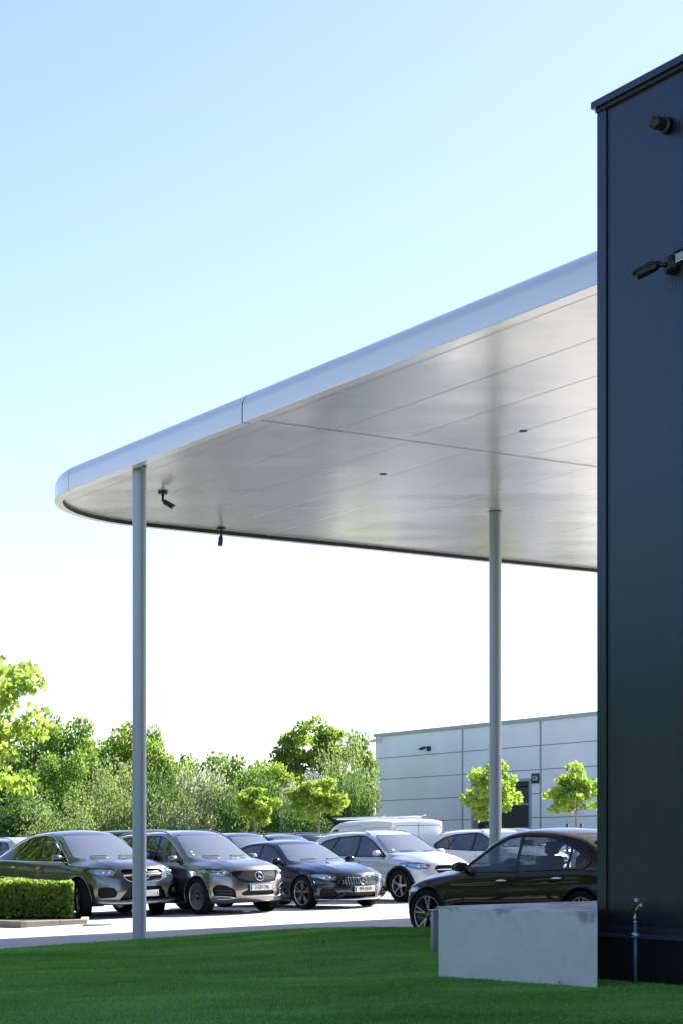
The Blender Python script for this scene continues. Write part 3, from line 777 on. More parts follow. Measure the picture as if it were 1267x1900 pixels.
def body_grid(S, NX, sub):
    xf, xr = S['xf'], S['xr']; ru, rr = S.get('rf', .13), S.get('rrr', .12)
    xs = [xr+(xf-xr)*i/(NX-1) for i in range(NX)]
    for r_, s_, e_ in ((ru, -1, xf), (rr, 1, xr)):
        xs += [e_+s_*r_*(1-math.sin(k/6*math.pi/2)) for k in range(1, 6)]
    xs = sorted(set(round(x, 5) for x in xs))
    rows = []
    W = S['W']/2
    for x in xs:
        zb = interp(S['zb'], x); zt = interp(S['zt'], x); zs = interp(S['zs'], x); ws = interp(S['ws'], x)*W; wm = interp(S['wm'], x)*W
        k = interp(S['cab'], x)
        wr = (1-k)*.70*ws+k*interp(S['wr'], x)*W; zr = (1-k)*(zs+.80*(zt-zs))+k*interp(S['zr'], x)
        zm = S.get('zm', .62); zm = min(zm, zs-.12)
        C = [(0, zb), (.5*wm, zb), (.88*wm, zb), (.955*wm, zb+.03), (.985*wm, zb+.16), (wm, zm-.04), (.5*(wm+ws)+.004, (zm+zs)/2+.02), (ws+.012, zs-.05), (ws+.002, zs-.006), (ws-.028, zs+.014)]
        l = lambda t: (ws-.028+(wr-ws+.028)*t, zs+.014+(zr-zs-.014)*t)
        C += [l(.30), l(.75), l(.97), (wr, zr), (wr*.86, zr+(zt-zr)*.50), (wr*.45, zr+(zt-zr)*.88), (0, zt)]
        ext = [(-C[1][0], C[1][1])]+C+[(-C[-2][0], C[-2][1])]
        pts = []
        for i in range(len(ext)-3):
            for s in range(sub):
                t = s/sub; b = ((1-t)**3/6, (3*t**3-6*t*t+4)/6, (-3*t**3+3*t*t+3*t+1)/6, t**3/6)
                pts.append((sum(b[j]*ext[i+j][0] for j in range(4)), sum(b[j]*ext[i+j][1] for j in range(4))))
        b = (1/6, 4/6, 1/6); pts.append((0, sum(b[j]*ext[-3+j][1] for j in range(3))))
        ins = 0.
        if x > xf-ru: t = (x-(xf-ru))/ru; ins = ru*(1-math.sqrt(max(0, 1-t*t)))
        if x < xr+rr: t = ((xr+rr)-x)/rr; ins = max(ins, rr*(1-math.sqrt(max(0, 1-t*t))))
        if ins > 0:
            zc = (zt+zb)/2; fy = 1-ins/wm; fz = 1-ins/((zt-zb)/2); pts = [(y*fy, zc+(z-zc)*fz) for y, z in pts]
        rows.append([(x, y, z) for y, z in pts]+[(x, -y, z) for y, z in pts[-2:0:-1]])
    def cap(row, sgn):
        zc = (max(p[2] for p in row)+min(p[2] for p in row))/2; out = []
        for s in (.86, .72, .56, .38, .18):
            out.append([(row[0][0]+sgn*S.get('bulge', .035)*(1-s*s), p[1]*s, zc+(p[2]-zc)*s) for p in row])
        return out, (row[0][0]+sgn*S.get('bulge', .035), 0, zc)
    cf, pf = cap(rows[-1], 1); cr, pr = cap(rows[0], -1)
    rows = cr[::-1]+rows+cf
    G = np.array(rows); pf = np.array(pf); pr = np.array(pr)
    def warp(P):
        x, y, z = P[..., 0].copy(), P[..., 1].copy(), P[..., 2]; u = np.abs(y)/W
        bf = np.interp(x, S['bow_x'], S['bow']); x = x-bf*u**2.3
        fr = np.clip((x-(xf-.7))/.6, 0, 1)
        x = x-fr*S.get('lean', .3)*np.maximum(0, z-.52)**1.6-fr*.35*np.maximum(0, .36-z)
        # bonnet ridges, side crease, sill recess
        hm = np.clip((P[..., 0]-S['cowl'])/.35, 0, 1)*np.clip((xf-.12-P[..., 0])/.3, 0, 1)
        zt_ = np.interp(P[..., 0], [t[0] for t in S['zt']], [t[1] for t in S['zt']])
        top = np.clip((z-(zt_-.12))/.06, 0, 1)
        yy = np.abs(y)/W; rp = .52-.10*np.clip((P[..., 0]-S['cowl'])/1., 0, 1)
        z = z+hm*top*(.013*np.exp(-((yy-rp)/.07)**2)-.006*np.exp(-(yy/.18)**2))
        zs_ = np.interp(P[..., 0], [t[0] for t in S['zs']], [t[1] for t in S['zs']])
        mid = np.clip((P[..., 0]-(xr+.35))/.3, 0, 1)*np.clip((xf-.35-P[..., 0])/.3, 0, 1)
        side = (yy > .8)*mid
        y = y*(1-side*(.014*np.exp(-((z-(zs_-.17))/.05)**2)+.022*np.exp(-((z-.36)/.09)**2)*np.clip((1.15-np.abs(P[..., 0]))/.25, 0, 1)))
        return np.stack([x, y, z], -1)
    G = warp(G); pf = warp(pf[None])[0]; pr = warp(pr[None])[0]
    return G, pf, pr
def grid_polys(G, pf, pr):
    n, m = G.shape[:2]
    V = np.concatenate([G.reshape(-1, 3), pf[None], pr[None]]); F = []
    for i in range(n-1):
        for j in range(m): F.append((i*m+j, (i+1)*m+j, (i+1)*m+(j+1) % m, i*m+(j+1) % m))
    T = [((n-1)*m+j, n*m, (n-1)*m+(j+1) % m) for j in range(m)]+[((j+1) % m, n*m+1, j) for j in range(m)]
    Fa = np.array(F); N = np.zeros_like(V)
    fn = np.cross(V[Fa[:, 2]]-V[Fa[:, 0]], V[Fa[:, 3]]-V[Fa[:, 1]])
    for k in range(4): np.add.at(N, Fa[:, k], fn)
    Ta = np.array(T); tn = np.cross(V[Ta[:, 1]]-V[Ta[:, 0]], V[Ta[:, 2]]-V[Ta[:, 0]])
    for k in range(3): np.add.at(N, Ta[:, k], tn)
    N /= np.linalg.norm(N, axis=1, keepdims=True)+1e-12
    # outward?
    c = V.mean(0)
    if ((V-c)*N).sum() < 0: N = -N; F = [f[::-1] for f in F]; T = [f[::-1] for f in T]
    VN = [tuple(map(float, v))+tuple(map(float, q)) for v, q in zip(V, N)]
    return [[VN[i] for i in f] for f in F]+[[VN[i] for i in f] for f in T], V, F+T

def star(mb, M, r, th=.012):
    """ring with a three-pointed star, facing local +x"""
    ring = [(0, r*math.cos(t*math.pi/14), r*math.sin(t*math.pi/14)) for t in range(28)]
    mb.tube(ring, r*.085, 8, closed=True, M=M)
    for k in range(3):
        a = math.pi/2+k*2*math.pi/3; t = (r*.97*math.cos(a), r*.97*math.sin(a)); w0 = r*.17
        l = (w0*math.cos(a+math.pi/3), w0*math.sin(a+math.pi/3)); q = (w0*math.cos(a-math.pi/3), w0*math.sin(a-math.pi/3))
        mb.add([(0,0,0), (0,*l), (0,*t), (0,*q), (th,0,0)], [(4,1,2), (4,2,3), (4,3,1), (1,0,2)], M=M)
def make_wheel(parent, c, side, kind, rt=.345, rim=.25, wdt=.225, steer=0.):
    """c axle position of the outer face; side +1 left, -1 right"""
    t = empty('wheel', c, steer); t.parent = parent; t.location = c
    o = side
    MB().lathe([(rim, 0), (rim+.012, -.006*o), (rt-.045, .006*o), (rt-.015, -.006*o), (rt, -.03*o), (rt, -(wdt-.03)*o), (rt-.02, -wdt*o), (rim, -wdt*o)], 40, axis='y').build('tyre', tyre_m, t)
    mb = MB(); mb.lathe([(rim+.004, -.004*o), (rim-.006, .0), (rim-.012, -.008*o), (rim-.014, -.03*o)], 40, axis='y')
    g = MB(); y0, y1 = sorted((-.012*o, -.035*o))
    def spoke(a, w1, w2, r1=.05, r2=None, depth=.016):
        r2 = r2 or rim-.008; ca, sa = math.cos(a), math.sin(a)
        V = []
        for (r_, w_, yo) in ((r1, w1, -.022*o), (r2, w2, -.008*o)):
            for sg in (-1, 1):
                for dy in (0, -depth*o): V.append((r_*ca-sg*w_*sa, yo+dy, r_*sa+sg*w_*ca))
        mb.add(V, [(0,2,6,4), (1,5,7,3), (0,4,5,1), (2,3,7,6), (4,6,7,5)])
    if kind == 'multi':
        for k in range(24): spoke(2*math.pi*k/24+.05, .006, .013, .075)
        g.lathe([(.001, -.014*o), (.075, -.018*o), (.078, -.04*o)], 24, axis='y')
    elif kind == 'star5':
        for k in range(5):
            a = 2*math.pi*k/5+.3
            for d_ in (-.17, .17): 
                p = (.055*math.cos(a), .055*math.sin(a)); q = ((rim-.008)*math.cos(a+d_), (rim-.008)*math.sin(a+d_))
                ex = Vector((q[0]-p[0], 0, q[1]-p[1])); nn = Vector((-ex.z, 0, ex.x)).normalized()*.0085
                V = []
                for (b, yo) in ((p, -.02*o), (q, -.008*o)):
                    for sg in (-1, 1):
                        for dy in (0, -.02*o): V.append((b[0]+sg*nn.x, yo+dy, b[1]+sg*nn.z))
                mb.add(V, [(0,2,6,4), (1,5,7,3), (0,4,5,1), (2,3,7,6)])
        g.lathe([(.001, -.012*o), (.06, -.016*o), (.066, -.04*o)], 24, axis='y')
    else:
        for k in range(5):
            a = 2*math.pi*k/5+.1
            spoke(a-.07, .012, .012, .05); spoke(a+.07, .012, .012, .05)
        mb.lathe([(.001, -.012*o), (.06, -.016*o), (.066, -.04*o)], 24, axis='y')
    g.lathe([(.001, -.055*o), (rim-.012, -.055*o), (rim-.012, -.02*o)], 32, axis='y')
    rm = mb.build('rim', alu_m, t); g.build('rim_dish', gloss_m, rm)
    mb = MB(); M = Matrix.Translation((0, -.010*o, 0)) @ Matrix.Rotation(R(90)*o, 4, 'Z'); star(mb, M, .026, .003); mb.build('hub_star', chrome_m, rm)
    mb = MB(); mb.lathe([(.001, -.058*o), (.165, -.058*o), (.165, -.07*o), (.001, -.07*o)], 24, axis='y'); mb.build('brake_disc', mat('brake_steel', (.25,.25,.26), .35, .9), t)
    return t

def build_car(name, S, loc, yaw, pm, label, cat='car', group=None, wheel='five', wmat=None, plate=None, hi=True, tilt=True):
    root = empty(name, loc, 0, label, cat, group)
    rx = Matrix.Rotation(yaw, 4, 'Z')
    # follow the slight fall of the ground
    gx = .024; gy = .008
    up = Vector((-gx, -gy, 1)).normalized(); q = Vector((0,0,1)).rotation_difference(up).to_matrix().to_4x4()
    root.rotation_euler = (q @ rx).to_euler()
    NX, sub = (72, 4) if hi else (40, 2)
    G, pf, pr = body_grid(S, NX, sub)
    P, V, F = grid_polys(G, pf, pr)
    bvh = BVHTree.FromPolygons([Vector(v) for v in V], F)
    W = S['W']/2; xf = S['xf']
    def front(y, z, out=0.):
        h = bvh.ray_cast(Vector((5, y, z)), Vector((-1, 0, 0)))
        return (h[0]+h[1]*out, h[1]) if h[0] else (Vector((xf, y, z)), Vector((1,0,0)))
    def fronts(y, z, out=0.):
        while True:      # stay on the nose: slide inwards when the ray would graze the flank
            h = front(y, z, out)
            if h[0].x > xf-.66 or abs(y) < .3: return h
            y *= .985
    def rear(y, z, out=0.):
        h = bvh.ray_cast(Vector((-5, y, z)), Vector((1, 0, 0)))
        return (h[0]+h[1]*out, h[1]) if h[0] else (Vector((S['xr'], y, z)), Vector((-1,0,0)))
    def sidep(x, z, s, out=0.):
        h = bvh.ray_cast(Vector((x, 3*s, z)), Vector((0, -s, 0)))
        return (h[0]+h[1]*out, h[1]) if h[0] else (Vector((x, W*s, z)), Vector((0, s, 0)))
    def shift(Q, d): return [[(v[0]+v[3]*d, v[1]+v[4]*d, v[2]+v[5]*d, v[3], v[4], v[5]) for v in p] for p in Q]
    def recess(name, outl, fn, depth, m, parent=root, rim=None, proj=PF, cond=None, close=True):
        """cut the outline, set the cut piece back by depth, add the side wall"""
        nonlocal P
        P, I = carve(P, outl, proj, cond)
        o = None
        if I:
            mb = MB().polys(shift(I, -depth)); o = mb.build(name, m, parent)
            if close and depth > .008:
                vs = []; k = len(outl)
                for p in outl:
                    a, nn = fn(*p); vs.append(a); vs.append(a-nn*depth)
                MB().add(vs, [(2*i, 2*((i+1) % k), 2*((i+1) % k)+1, 2*i+1) for i in range(k)]).build(name+'_surround', gloss_m, o)
            if rim:
                pts = [(fronts if fn is front else fn)(*p)[0] for p in outl]; MB().tube(pts, rim[0], 6, closed=True).build('trim', rim[1], o)
        return o
    cf = lambda p: p[0][0] > xf-.85 and p[0][3] > .12
    xa, xb = S['WB']/2, -S['WB']/2; rt = S.get('rt', .35); ra = rt+.045
    # wheel arches
    circ = lambda c: [(c+ra*math.cos(k*math.pi/20), rt-.01+ra*math.sin(k*math.pi/20)) for k in range(40)]
    for c in (xa, xb):
        P, _ = carve(P, circ(c), PS, lambda p: abs(p[0][1]) > .55*W/.9 or p[0][2] < .4)
    # front face features
    ft = S.get('front', {})
    feats = []
    for nm, ol, r_, dep, mm, rm in ft.get('cuts', []):
        o2 = round_poly(ol, r_)
        sides = [o2] if min(p[0] for p in ol) < 0 else [o2, [(-a, b) for a, b in o2]]
        for q_ in sides: recess(nm, q_, front, dep, MATS[mm], rim=(rm[0], MATS[rm[1]]) if rm else None, cond=cf)
    for ol in ft.get('lamps', []):
        o2 = round_poly(ol, .03)
        for s in (1, -1):
            q_ = [(a*s, b) for a, b in o2]
            P, I = carve(P, q_, PF, lambda p: p[0][0] > xf-1.1 and p[0][3] > .02)
            if not I: continue
            lm = MB().polys(shift(I, -.022)).build('headlight', lamp_m, root)
            MB().polys(shift(I, -.002)).build('lamp_glass', fglass_m, lm)
            cx_ = sum(p[0] for p in q_)/len(q_); cz = sum(p[1] for p in q_)/len(q_)
            wd = max(abs(p[0]-cx_) for p in q_)
            for k, f_ in enumerate((-.45, .1)):
                a, nn = fronts(cx_+f_*wd*s, cz-.008*k, -.018); mb = MB(); mb.ball(a, (.02, .036, .026)); mb.build('projector', led_m if k else lamp_m, lm)
            mb = MB(); ys = [cx_+wd*f_*s for f_ in (-.75, -.3, .15, .55)]; top = max(p[1] for p in q_)
            mb.tube([fronts(y, cz+(top-cz)*(.45+.1*i), -.012)[0] for i, y in enumerate(ys)], .007, 6); mb.build('daytime_light', led_m, lm)
            pts = [fronts(*p)[0] for p in q_]; MB().tube(pts, .007, 5, closed=True).build('lamp_seal', gap_m, lm)
    # glasshouse
    wsd = S['ws_glass']   # windscreen outline half: (y,z) list upwards
    ol = round_poly([(y, z) for y, z in wsd]+[(-y, z) for y, z in wsd[::-1]], .07, 5)
    cw = lambda p: S['ws_x'][0] < p[0][0] < S['ws_x'][1] and p[0][3] > .05
    P, I = carve(P, ol, PF, cw)
    g = MB().polys(shift(I, -.003)).build('windscreen', glass_m, root)
    def wfront(y, z, out=0.):
        h = bvh.ray_cast(Vector((S['ws_x'][1], y, z)), Vector((-1, 0, 0)))
        return (h[0]+h[1]*out) if h[0] else None
    pts = [wfront(*p, .0) for p in ol]; pts = [p for p in pts if p is not None and p.x > S['ws_x'][0]-.1]
    if len(pts) > 10: MB().tube(pts, .007, 5, closed=True).build('windscreen_seal', gloss_m, g)
    if hi:
        # black band and camera pod at the top of the screen
        zt_ = wsd[-1][1]
        mb = MB()
        a = wfront(0, zt_-.03, -.03); 
        if a is not None: mb.rbox((a.x-.10, -.09, a.z-.07), (a.x+.01, .09, a.z+.0), .02); mb.build('mirror_pod', gloss_m, g)
        zb_ = wsd[0][1]
        for s0 in (-.5, .12):
            q0 = [wfront(s0+.42*i/5, zb_+.03+.012*i/5, .012) for i in range(6)]; q0 = [t for t in q0 if t is not None]
            if len(q0) > 2: MB().tube(q0, .007, 5).build('wiper', plastic_m, g)
    for (sy, sz, sr) in S.get('stickers', []):
        a = wfront(sy, sz, .002)
        if a is not None:
            h_ = bvh.ray_cast(Vector((S['ws_x'][1], sy, sz)), Vector((-1, 0, 0))); M = h_[1].to_track_quat('Z', 'Y').to_matrix().to_4x4(); M.translation = a
            MB().lathe([(.001, .001), (sr, .001), (sr, 0)], 16, M=M).build('sticker', white_m, g)
    if S.get('rw_glass'):
        rwd = S['rw_glass']; ol = round_poly([(y, z) for y, z in rwd]+[(-y, z) for y, z in rwd[::-1]], .05, 4)
        P, I = carve(P, ol, PF, lambda p: S['rw_x'][0] < p[0][0] < S['rw_x'][1] and p[0][3] < -.03)
        if I: MB().polys(shift(I, -.003)).build('rear_window', sglass_m, root)
    for s in (1, -1):
        allp = []
        for wi, ol in enumerate(S['side_glass']):
            o2 = round_poly(ol, S.get('wr_round', .035), 3)
            P, I = carve(P, o2, PS, lambda p: p[0][1]*s > .25 and p[0][4]*s > .3 and p[0][2] > .8)
            if I:
                gm = S.get('rear_glass_m', sglass_m) if wi else S.get('front_glass', sglass_m)
                MB().polys(shift(I, -.004)).build('side_window', gm, root)
        # one dark surround plus chrome line round all the side glass
        dl = S.get('daylight')
        if dl:
            # pillars between the panes: dark gloss skin
            P, I = carve(P, round_poly(dl, .05, 4), PS, lambda p: p[0][1]*s > .25 and p[0][4]*s > .3 and p[0][2] > .8)
            if I: MB().polys(shift(I, .0)).build('window_pillar', gloss_m, root)
            pts = []
            rp = round_poly(dl, .08, 5)
            for i in range(len(rp)):
                a = Vector(rp[i]); b = Vector(rp[(i+1) % len(rp)]); k_ = max(1, int((b-a).length/.12))
                for j in range(k_):
                    c_ = a.lerp(b, j/k_); h = sidep(c_.x, c_.y, s, .003); pts.append(h[0])
            MB().tube(pts, .0085, 6, closed=True).build('window_trim', chrome_m if S.get('chrome', True) else gloss_m, root)
    # the body itself
    body = MB().polys(P).build('body', pm, root)
    # panel gaps
    if hi:
        def gapline(pts, fn, w_=.0045):
            Q = []; mb = MB()
            for i in range(len(pts)-1):
                a = Vector(pts[i]); b = Vector(pts[i+1]); k_ = max(1, int((b-a).length/.06))
                for j in range(k_+(i == len(pts)-2)): Q.append(a.lerp(b, j/k_))
            H = [fn(c.x, c.y) for c in Q]; vs = []
            for i, (p, n) in enumerate(H):
                d = (H[min(i+1, len(H)-1)][0]-H[max(i-1, 0)][0]).normalized(); t = d.cross(n).normalized()*w_; vs += [p+n*.0015-t, p+n*.0015+t]
            mb.add(vs, [(2*i, 2*i+1, 2*i+3, 2*i+2) for i in range(len(H)-1)]).build('panel_gap', gap_m, body)
        for s in (1, -1):
            for ln in S.get('doors', []): gapline(ln, lambda x, z: sidep(x, z, s))
        def topfn(x, y):
            h = bvh.ray_cast(Vector((x, y, 3)), Vector((0, 0, -1))); return (h[0], h[1]) if h[0] else (Vector((x, y, 1)), Vector((0,0,1)))
        for ln in S.get('rear_lines', []): gapline(ln, lambda a_, b_: rear(a_, b_), .008)
    # arch linings, lips and wheels
    lipm = plastic_m if S.get('clad') else pm
    for c in (xa, xb):
        for s in (1, -1):
            y1 = W*.93; y0 = W-.36; mb = MB(); vs = []; K = 24; angs = [-.35+(math.pi+.7)*k/K for k in range(K+1)]
            for a in angs:
                x = c+ra*math.cos(a); z = rt-.01+ra*math.sin(a); vs += [(x, s*y0, z), (x, s*(abs(sidep(x, max(z, .3), s)[0].y)-.004), z)]
            mb.add(vs, [(2*i, 2*i+1, 2*i+3, 2*i+2) for i in range(K)], True)
            mb.add([(c+ra*math.cos(a), s*y0, rt-.01+ra*math.sin(a)) for a in angs]+[(c, s*y0, rt)], [(i, i+1, K+1) for i in range(K)])
            mb.build('wheel_housing', well_m, root)
            mb = MB(); vs = []; wl_ = .055 if S.get('clad') else .022; th = .018 if S.get('clad') else .008
            a0 = math.asin(max(-.9, (interp(S['zb'], c)+.03-rt)/ra)); angs = [a0+(math.pi-2*a0)*k/K for k in range(K+1)]
            for a in angs:
                x = c+ra*math.cos(a); z = rt-.01+ra*math.sin(a); p1 = sidep(x, z, s)[0]
                x2 = c+(ra+wl_)*math.cos(a); z2 = max(.2, rt-.01+(ra+wl_)*math.sin(a)); p2 = sidep(x2, z2, s)[0]
                so = Vector((0, s*th, 0)); vs += [p1-so, p1+so, p1.lerp(p2, .75)+so*.95, p2+so*.1, p2-so]
            mb.add(vs, [(5*i+j, 5*i+j+1, 5*i+5+j+1, 5*i+5+j) for i in range(K) for j in range(4)], True)
            mb.build('arch_flare' if S.get('clad') else 'arch_lip', lipm, root)
            if hi or s < 0: make_wheel(root, (c, s*(W-.025), rt), s, wheel, rt, rt*S.get('rimr', .72), steer=S.get('steer', 0) if c > 0 else 0)
    # sill cladding
    for s in (1, -1):
        mb = MB(); vs = []; K = 16; zc = interp(S['zb'], 0)
        for k in range(K+1):
            x = xb+ra+.02+(xa-xb-2*ra-.04)*k/K
            for z, o_ in ((zc+.015, .004), (zc+.05, .016), (zc+.11, .014), (zc+.14, .001)): vs.append(sidep(x, z, s)[0]+Vector((0, s*o_, 0)))
        mb.add(vs, [(4*i+j, 4*i+j+1, 4*i+5+j, 4*i+4+j) for i in range(K) for j in range(3)], True)
        mb.build('sill', lipm, root)
    # mirrors and handles
    mx, mz = S['mirror']
    for s in (1, -1):
        p, n = sidep(mx, mz, s); mb = MB()
        mb.tube([p-Vector((0, s*.03, 0)), p+Vector((0, s*.06, .015))], [.03, .022], 8); st = mb.build('mirror_arm', gloss_m, root)
        mb = MB(); mb.ball((0,0,0), (.075, .125, .075), 16)
        M = Matrix.Translation(p+Vector((.0, s*.15, .065))) @ Matrix.Rotation(s*R(-12), 4, 'Z')
        mb2 = MB(); mb2.add([(max(x_, -.028), y_, z_*(1 if z_ > 0 else .8)) for x_, y_, z_ in mb.v], mb.f, True, M)
        hd_ = mb2.build('mirror', S.get('mirror_mat') or pm, root)
        mb3 = MB(); mb3.rbox((-.034, -.1, -.045), (-.028, .1, .055), .003, M); mb3.build('mirror_glass', chrome_m, hd_)
        for hx, hz in S.get('handles', []):
            p, n = sidep(hx, hz, s); mb = MB(); mb.ball((0,0,0), (.105, .022, .02), 12, Matrix.Translation(p+Vector((0, s*.018, 0))))
            hh_ = mb.build('door_handle', MATS.get(S.get('handle_mat', ''), pm), root)
            mb = MB(); mb.ball((0,0,0), (.06, .004, .034), 12, Matrix.Translation(p+Vector((0, s*.001, -.004)))); mb.build('handle_cup', gap_m, hh_)
    if S.get('rails'):
        for s in (1, -1):
            xs_ = [S['rails'][0]+(S['rails'][1]-S['rails'][0])*k/14 for k in range(15)]; pts = []
            for k, x in enumerate(xs_):
                h = bvh.ray_cast(Vector((x, s*interp(S['wr'], x)*W*.93, 3)), Vector((0,0,-1)))
                if h[0]: pts.append(h[0]+Vector((0, 0, .045*min(1, 2.4*math.sin(math.pi*k/14)))))
            MB().tube(pts, .014, 8).build('roof_rail', MATS[S.get('rail_mat', 'satin_rail')], root)
    # cabin
    fl = S['zs'][0][1]*0+.35; cab = S['cabin']
    if hi:
        for sx in (cab[0], cab[1]):
            for s in (1, -1):
                y = s*.38; mb = MB(); mb.rbox((sx-.25, y-.24, .42), (sx+.25, y+.24, .60), .07)
                M = Matrix.Translation((sx-.22, y, .58)) @ Matrix.Rotation(R(-14), 4, 'Y'); mb.rbox((-.07, -.23, 0), (.07, .23, .55), .06, M)
                mb.rbox((-.05, -.12, .57), (.05, .12, .74), .045, M); mb.build('seat', seat_m, root)
        dx = S['cowl']-.12
        MB().rbox((dx-.45, -.68, .70), (dx-.02, .68, S['dash']), .06).build('dashboard', seat_m, root)
        M = Matrix.Translation((dx-.52, .38, S['dash']-.06)) @ Matrix.Rotation(R(-68), 4, 'Y')
        mb = MB(); mb.tube([(.18*math.cos(t*math.pi/12), .18*math.sin(t*math.pi/12), 0) for t in range(24)], .015, 8, closed=True, M=M)
        mb.tube([(-.17, 0, -.01), (.17, 0, -.01)], .016, 6, M=M); mb.ball((0,0,0), (.05,.06,.02), 10, M); mb.build('steering_wheel', seat_m, root)
    MB().rbox((S['xr']+.6, -W*.86, S['zb'][1][1]+.03), (S['cowl']-.1, W*.86, .48), .02).build('cabin_floor', seat_m, root)
    # front dressing
    if 'chrome_bars' in ft:
        for pts, r_, mm in ft['chrome_bars']:
            mb = MB(); Q = []
            for i in range(len(pts)-1):
                a = Vector(pts[i]); b = Vector(pts[i+1])
                k_ = max(1, int((b-a).length/.06))
                for j in range(k_+(i == len(pts)-2)): c_ = a.lerp(b, j/k_); Q.append(fronts(c_.x, c_.y, .004)[0])
            mb.tube(Q, r_, 8); mb.build('front_trim', MATS[mm], root)
    if 'star' in ft:
        y_, z_, r_ = ft['star']; p, n = front(y_, z_, ft.get('star_out', .012)); M = n.to_track_quat('X', 'Z').to_matrix().to_4x4(); M.translation = p
        mb = MB(); star(mb, M, r_, .02); sb_ = mb.build('star_badge', chrome_m, root)
        MB().lathe([(.001, 0), (r_*.98, 0), (r_*.98, -.012), (.001, -.012)], 24, M=M @ Matrix.Rotation(R(90), 4, 'Y')).build('badge_plate', gloss_m, sb_)
    if 'dots' in ft:
        x0, x1_, z0_, z1_ = ft['dots']['box']; mb = MB(); poly_ = ft['dots']['poly']
        nr = 9; nc = 30
        for i in range(nr):
            for j in range(nc):
                y_ = x0+(x1_-x0)*(j+.5*(i % 2)+.25)/nc; z_ = z0_+(z1_-z0_)*(i+.5)/nr
                ok = all((poly_[k][0]-poly_[k-1][0])*(z_-poly_[k-1][1])-(poly_[k][1]-poly_[k-1][1])*(y_-poly_[k-1][0]) > .008 for k in range(len(poly_)))
                if not ok or math.hypot(y_, z_-ft['star'][1]) < ft['star'][2]+.01: continue
                p, n = front(y_, z_, -.012); M = n.to_track_quat('X', 'Z').to_matrix().to_4x4(); M.translation = p
                mb.rbox((-.002, -.004, -.007), (.006, .004, .007), .002, M, 1)
        mb.build('grille_studs', chrome_m, root)
    if 'slats' in ft:
        n_, y0_, y1_, fz0, fz1 = ft['slats']; mb = MB()
        for i in range(n_):
            y_ = y0_+(y1_-y0_)*i/(n_-1)
            if abs(y_) < .075: continue
            za_, zb_ = fz0(y_), fz1(y_); mb.tube([front(y_, za_+(zb_-za_)*k/4, -.004)[0] for k in range(5)], .0048, 6)
        mb.build('grille_bars', chrome_m, root)
    if plate:
        y_, z_, l_txt, r_txt, full = plate; p, n = front(y_, z_, .02); n = Vector((n.x, 0, 0)).normalized()
        M = Matrix(((n.x,0,0,p.x+.006),(0,1,0,y_),(0,0,1,z_),(0,0,0,1)))
        pl = MB().rbox((-.05, -.27, -.065), (.0, .27, .065), .008, M).build('plate_holder', plastic_m, root)
        np_ = MB().rbox((.0, -.26, -.056), (.006, .26, .056), .004, M).build('number_plate', plate_m, pl)
        MB().box((.0065, -.256, -.05), (.0075, -.213, .05), M).build('country_band', eu_m, np_)
        T = M @ Matrix.Translation((.009, 0, 0)) @ Matrix.Rotation(R(90), 4, 'Z') @ Matrix.Rotation(R(90), 4, 'X')
        if full: text_obj(full, .105, dig_m, np_, T @ Matrix.Translation((.022, 0, 0)), bold=0, xs=.74)
        else:
            text_obj(l_txt, .105, dig_m, np_, T @ Matrix.Translation((-.175, 0, 0)), bold=.001, xs=.8)
            text_obj(r_txt, .105, dig_m, np_, T @ Matrix.Translation((.225, 0, 0)), bold=.001, xs=.8)
    if S.get('tail'):
        for s in (1, -1):
            tl = S['tail']; mb = MB(); vs = []
            q_ = [(a*s, b) for a, b in round_poly(tl, .02)]
            pts = [rear(*t, .006)[0] for t in q_]; c_ = sum(pts, Vector())/len(pts)
            mb.add(pts+[rear(sum(t[0] for t in q_)/len(q_), sum(t[1] for t in q_)/len(q_), .012)[0]], [(i, (i+1) % len(pts), len(pts)) for i in range(len(pts))], True)
            mb.build('tail_lamp', red_m, root)
    return root, front, sidep
mat('satin_rail', (.45,.47,.50), .3, .8)

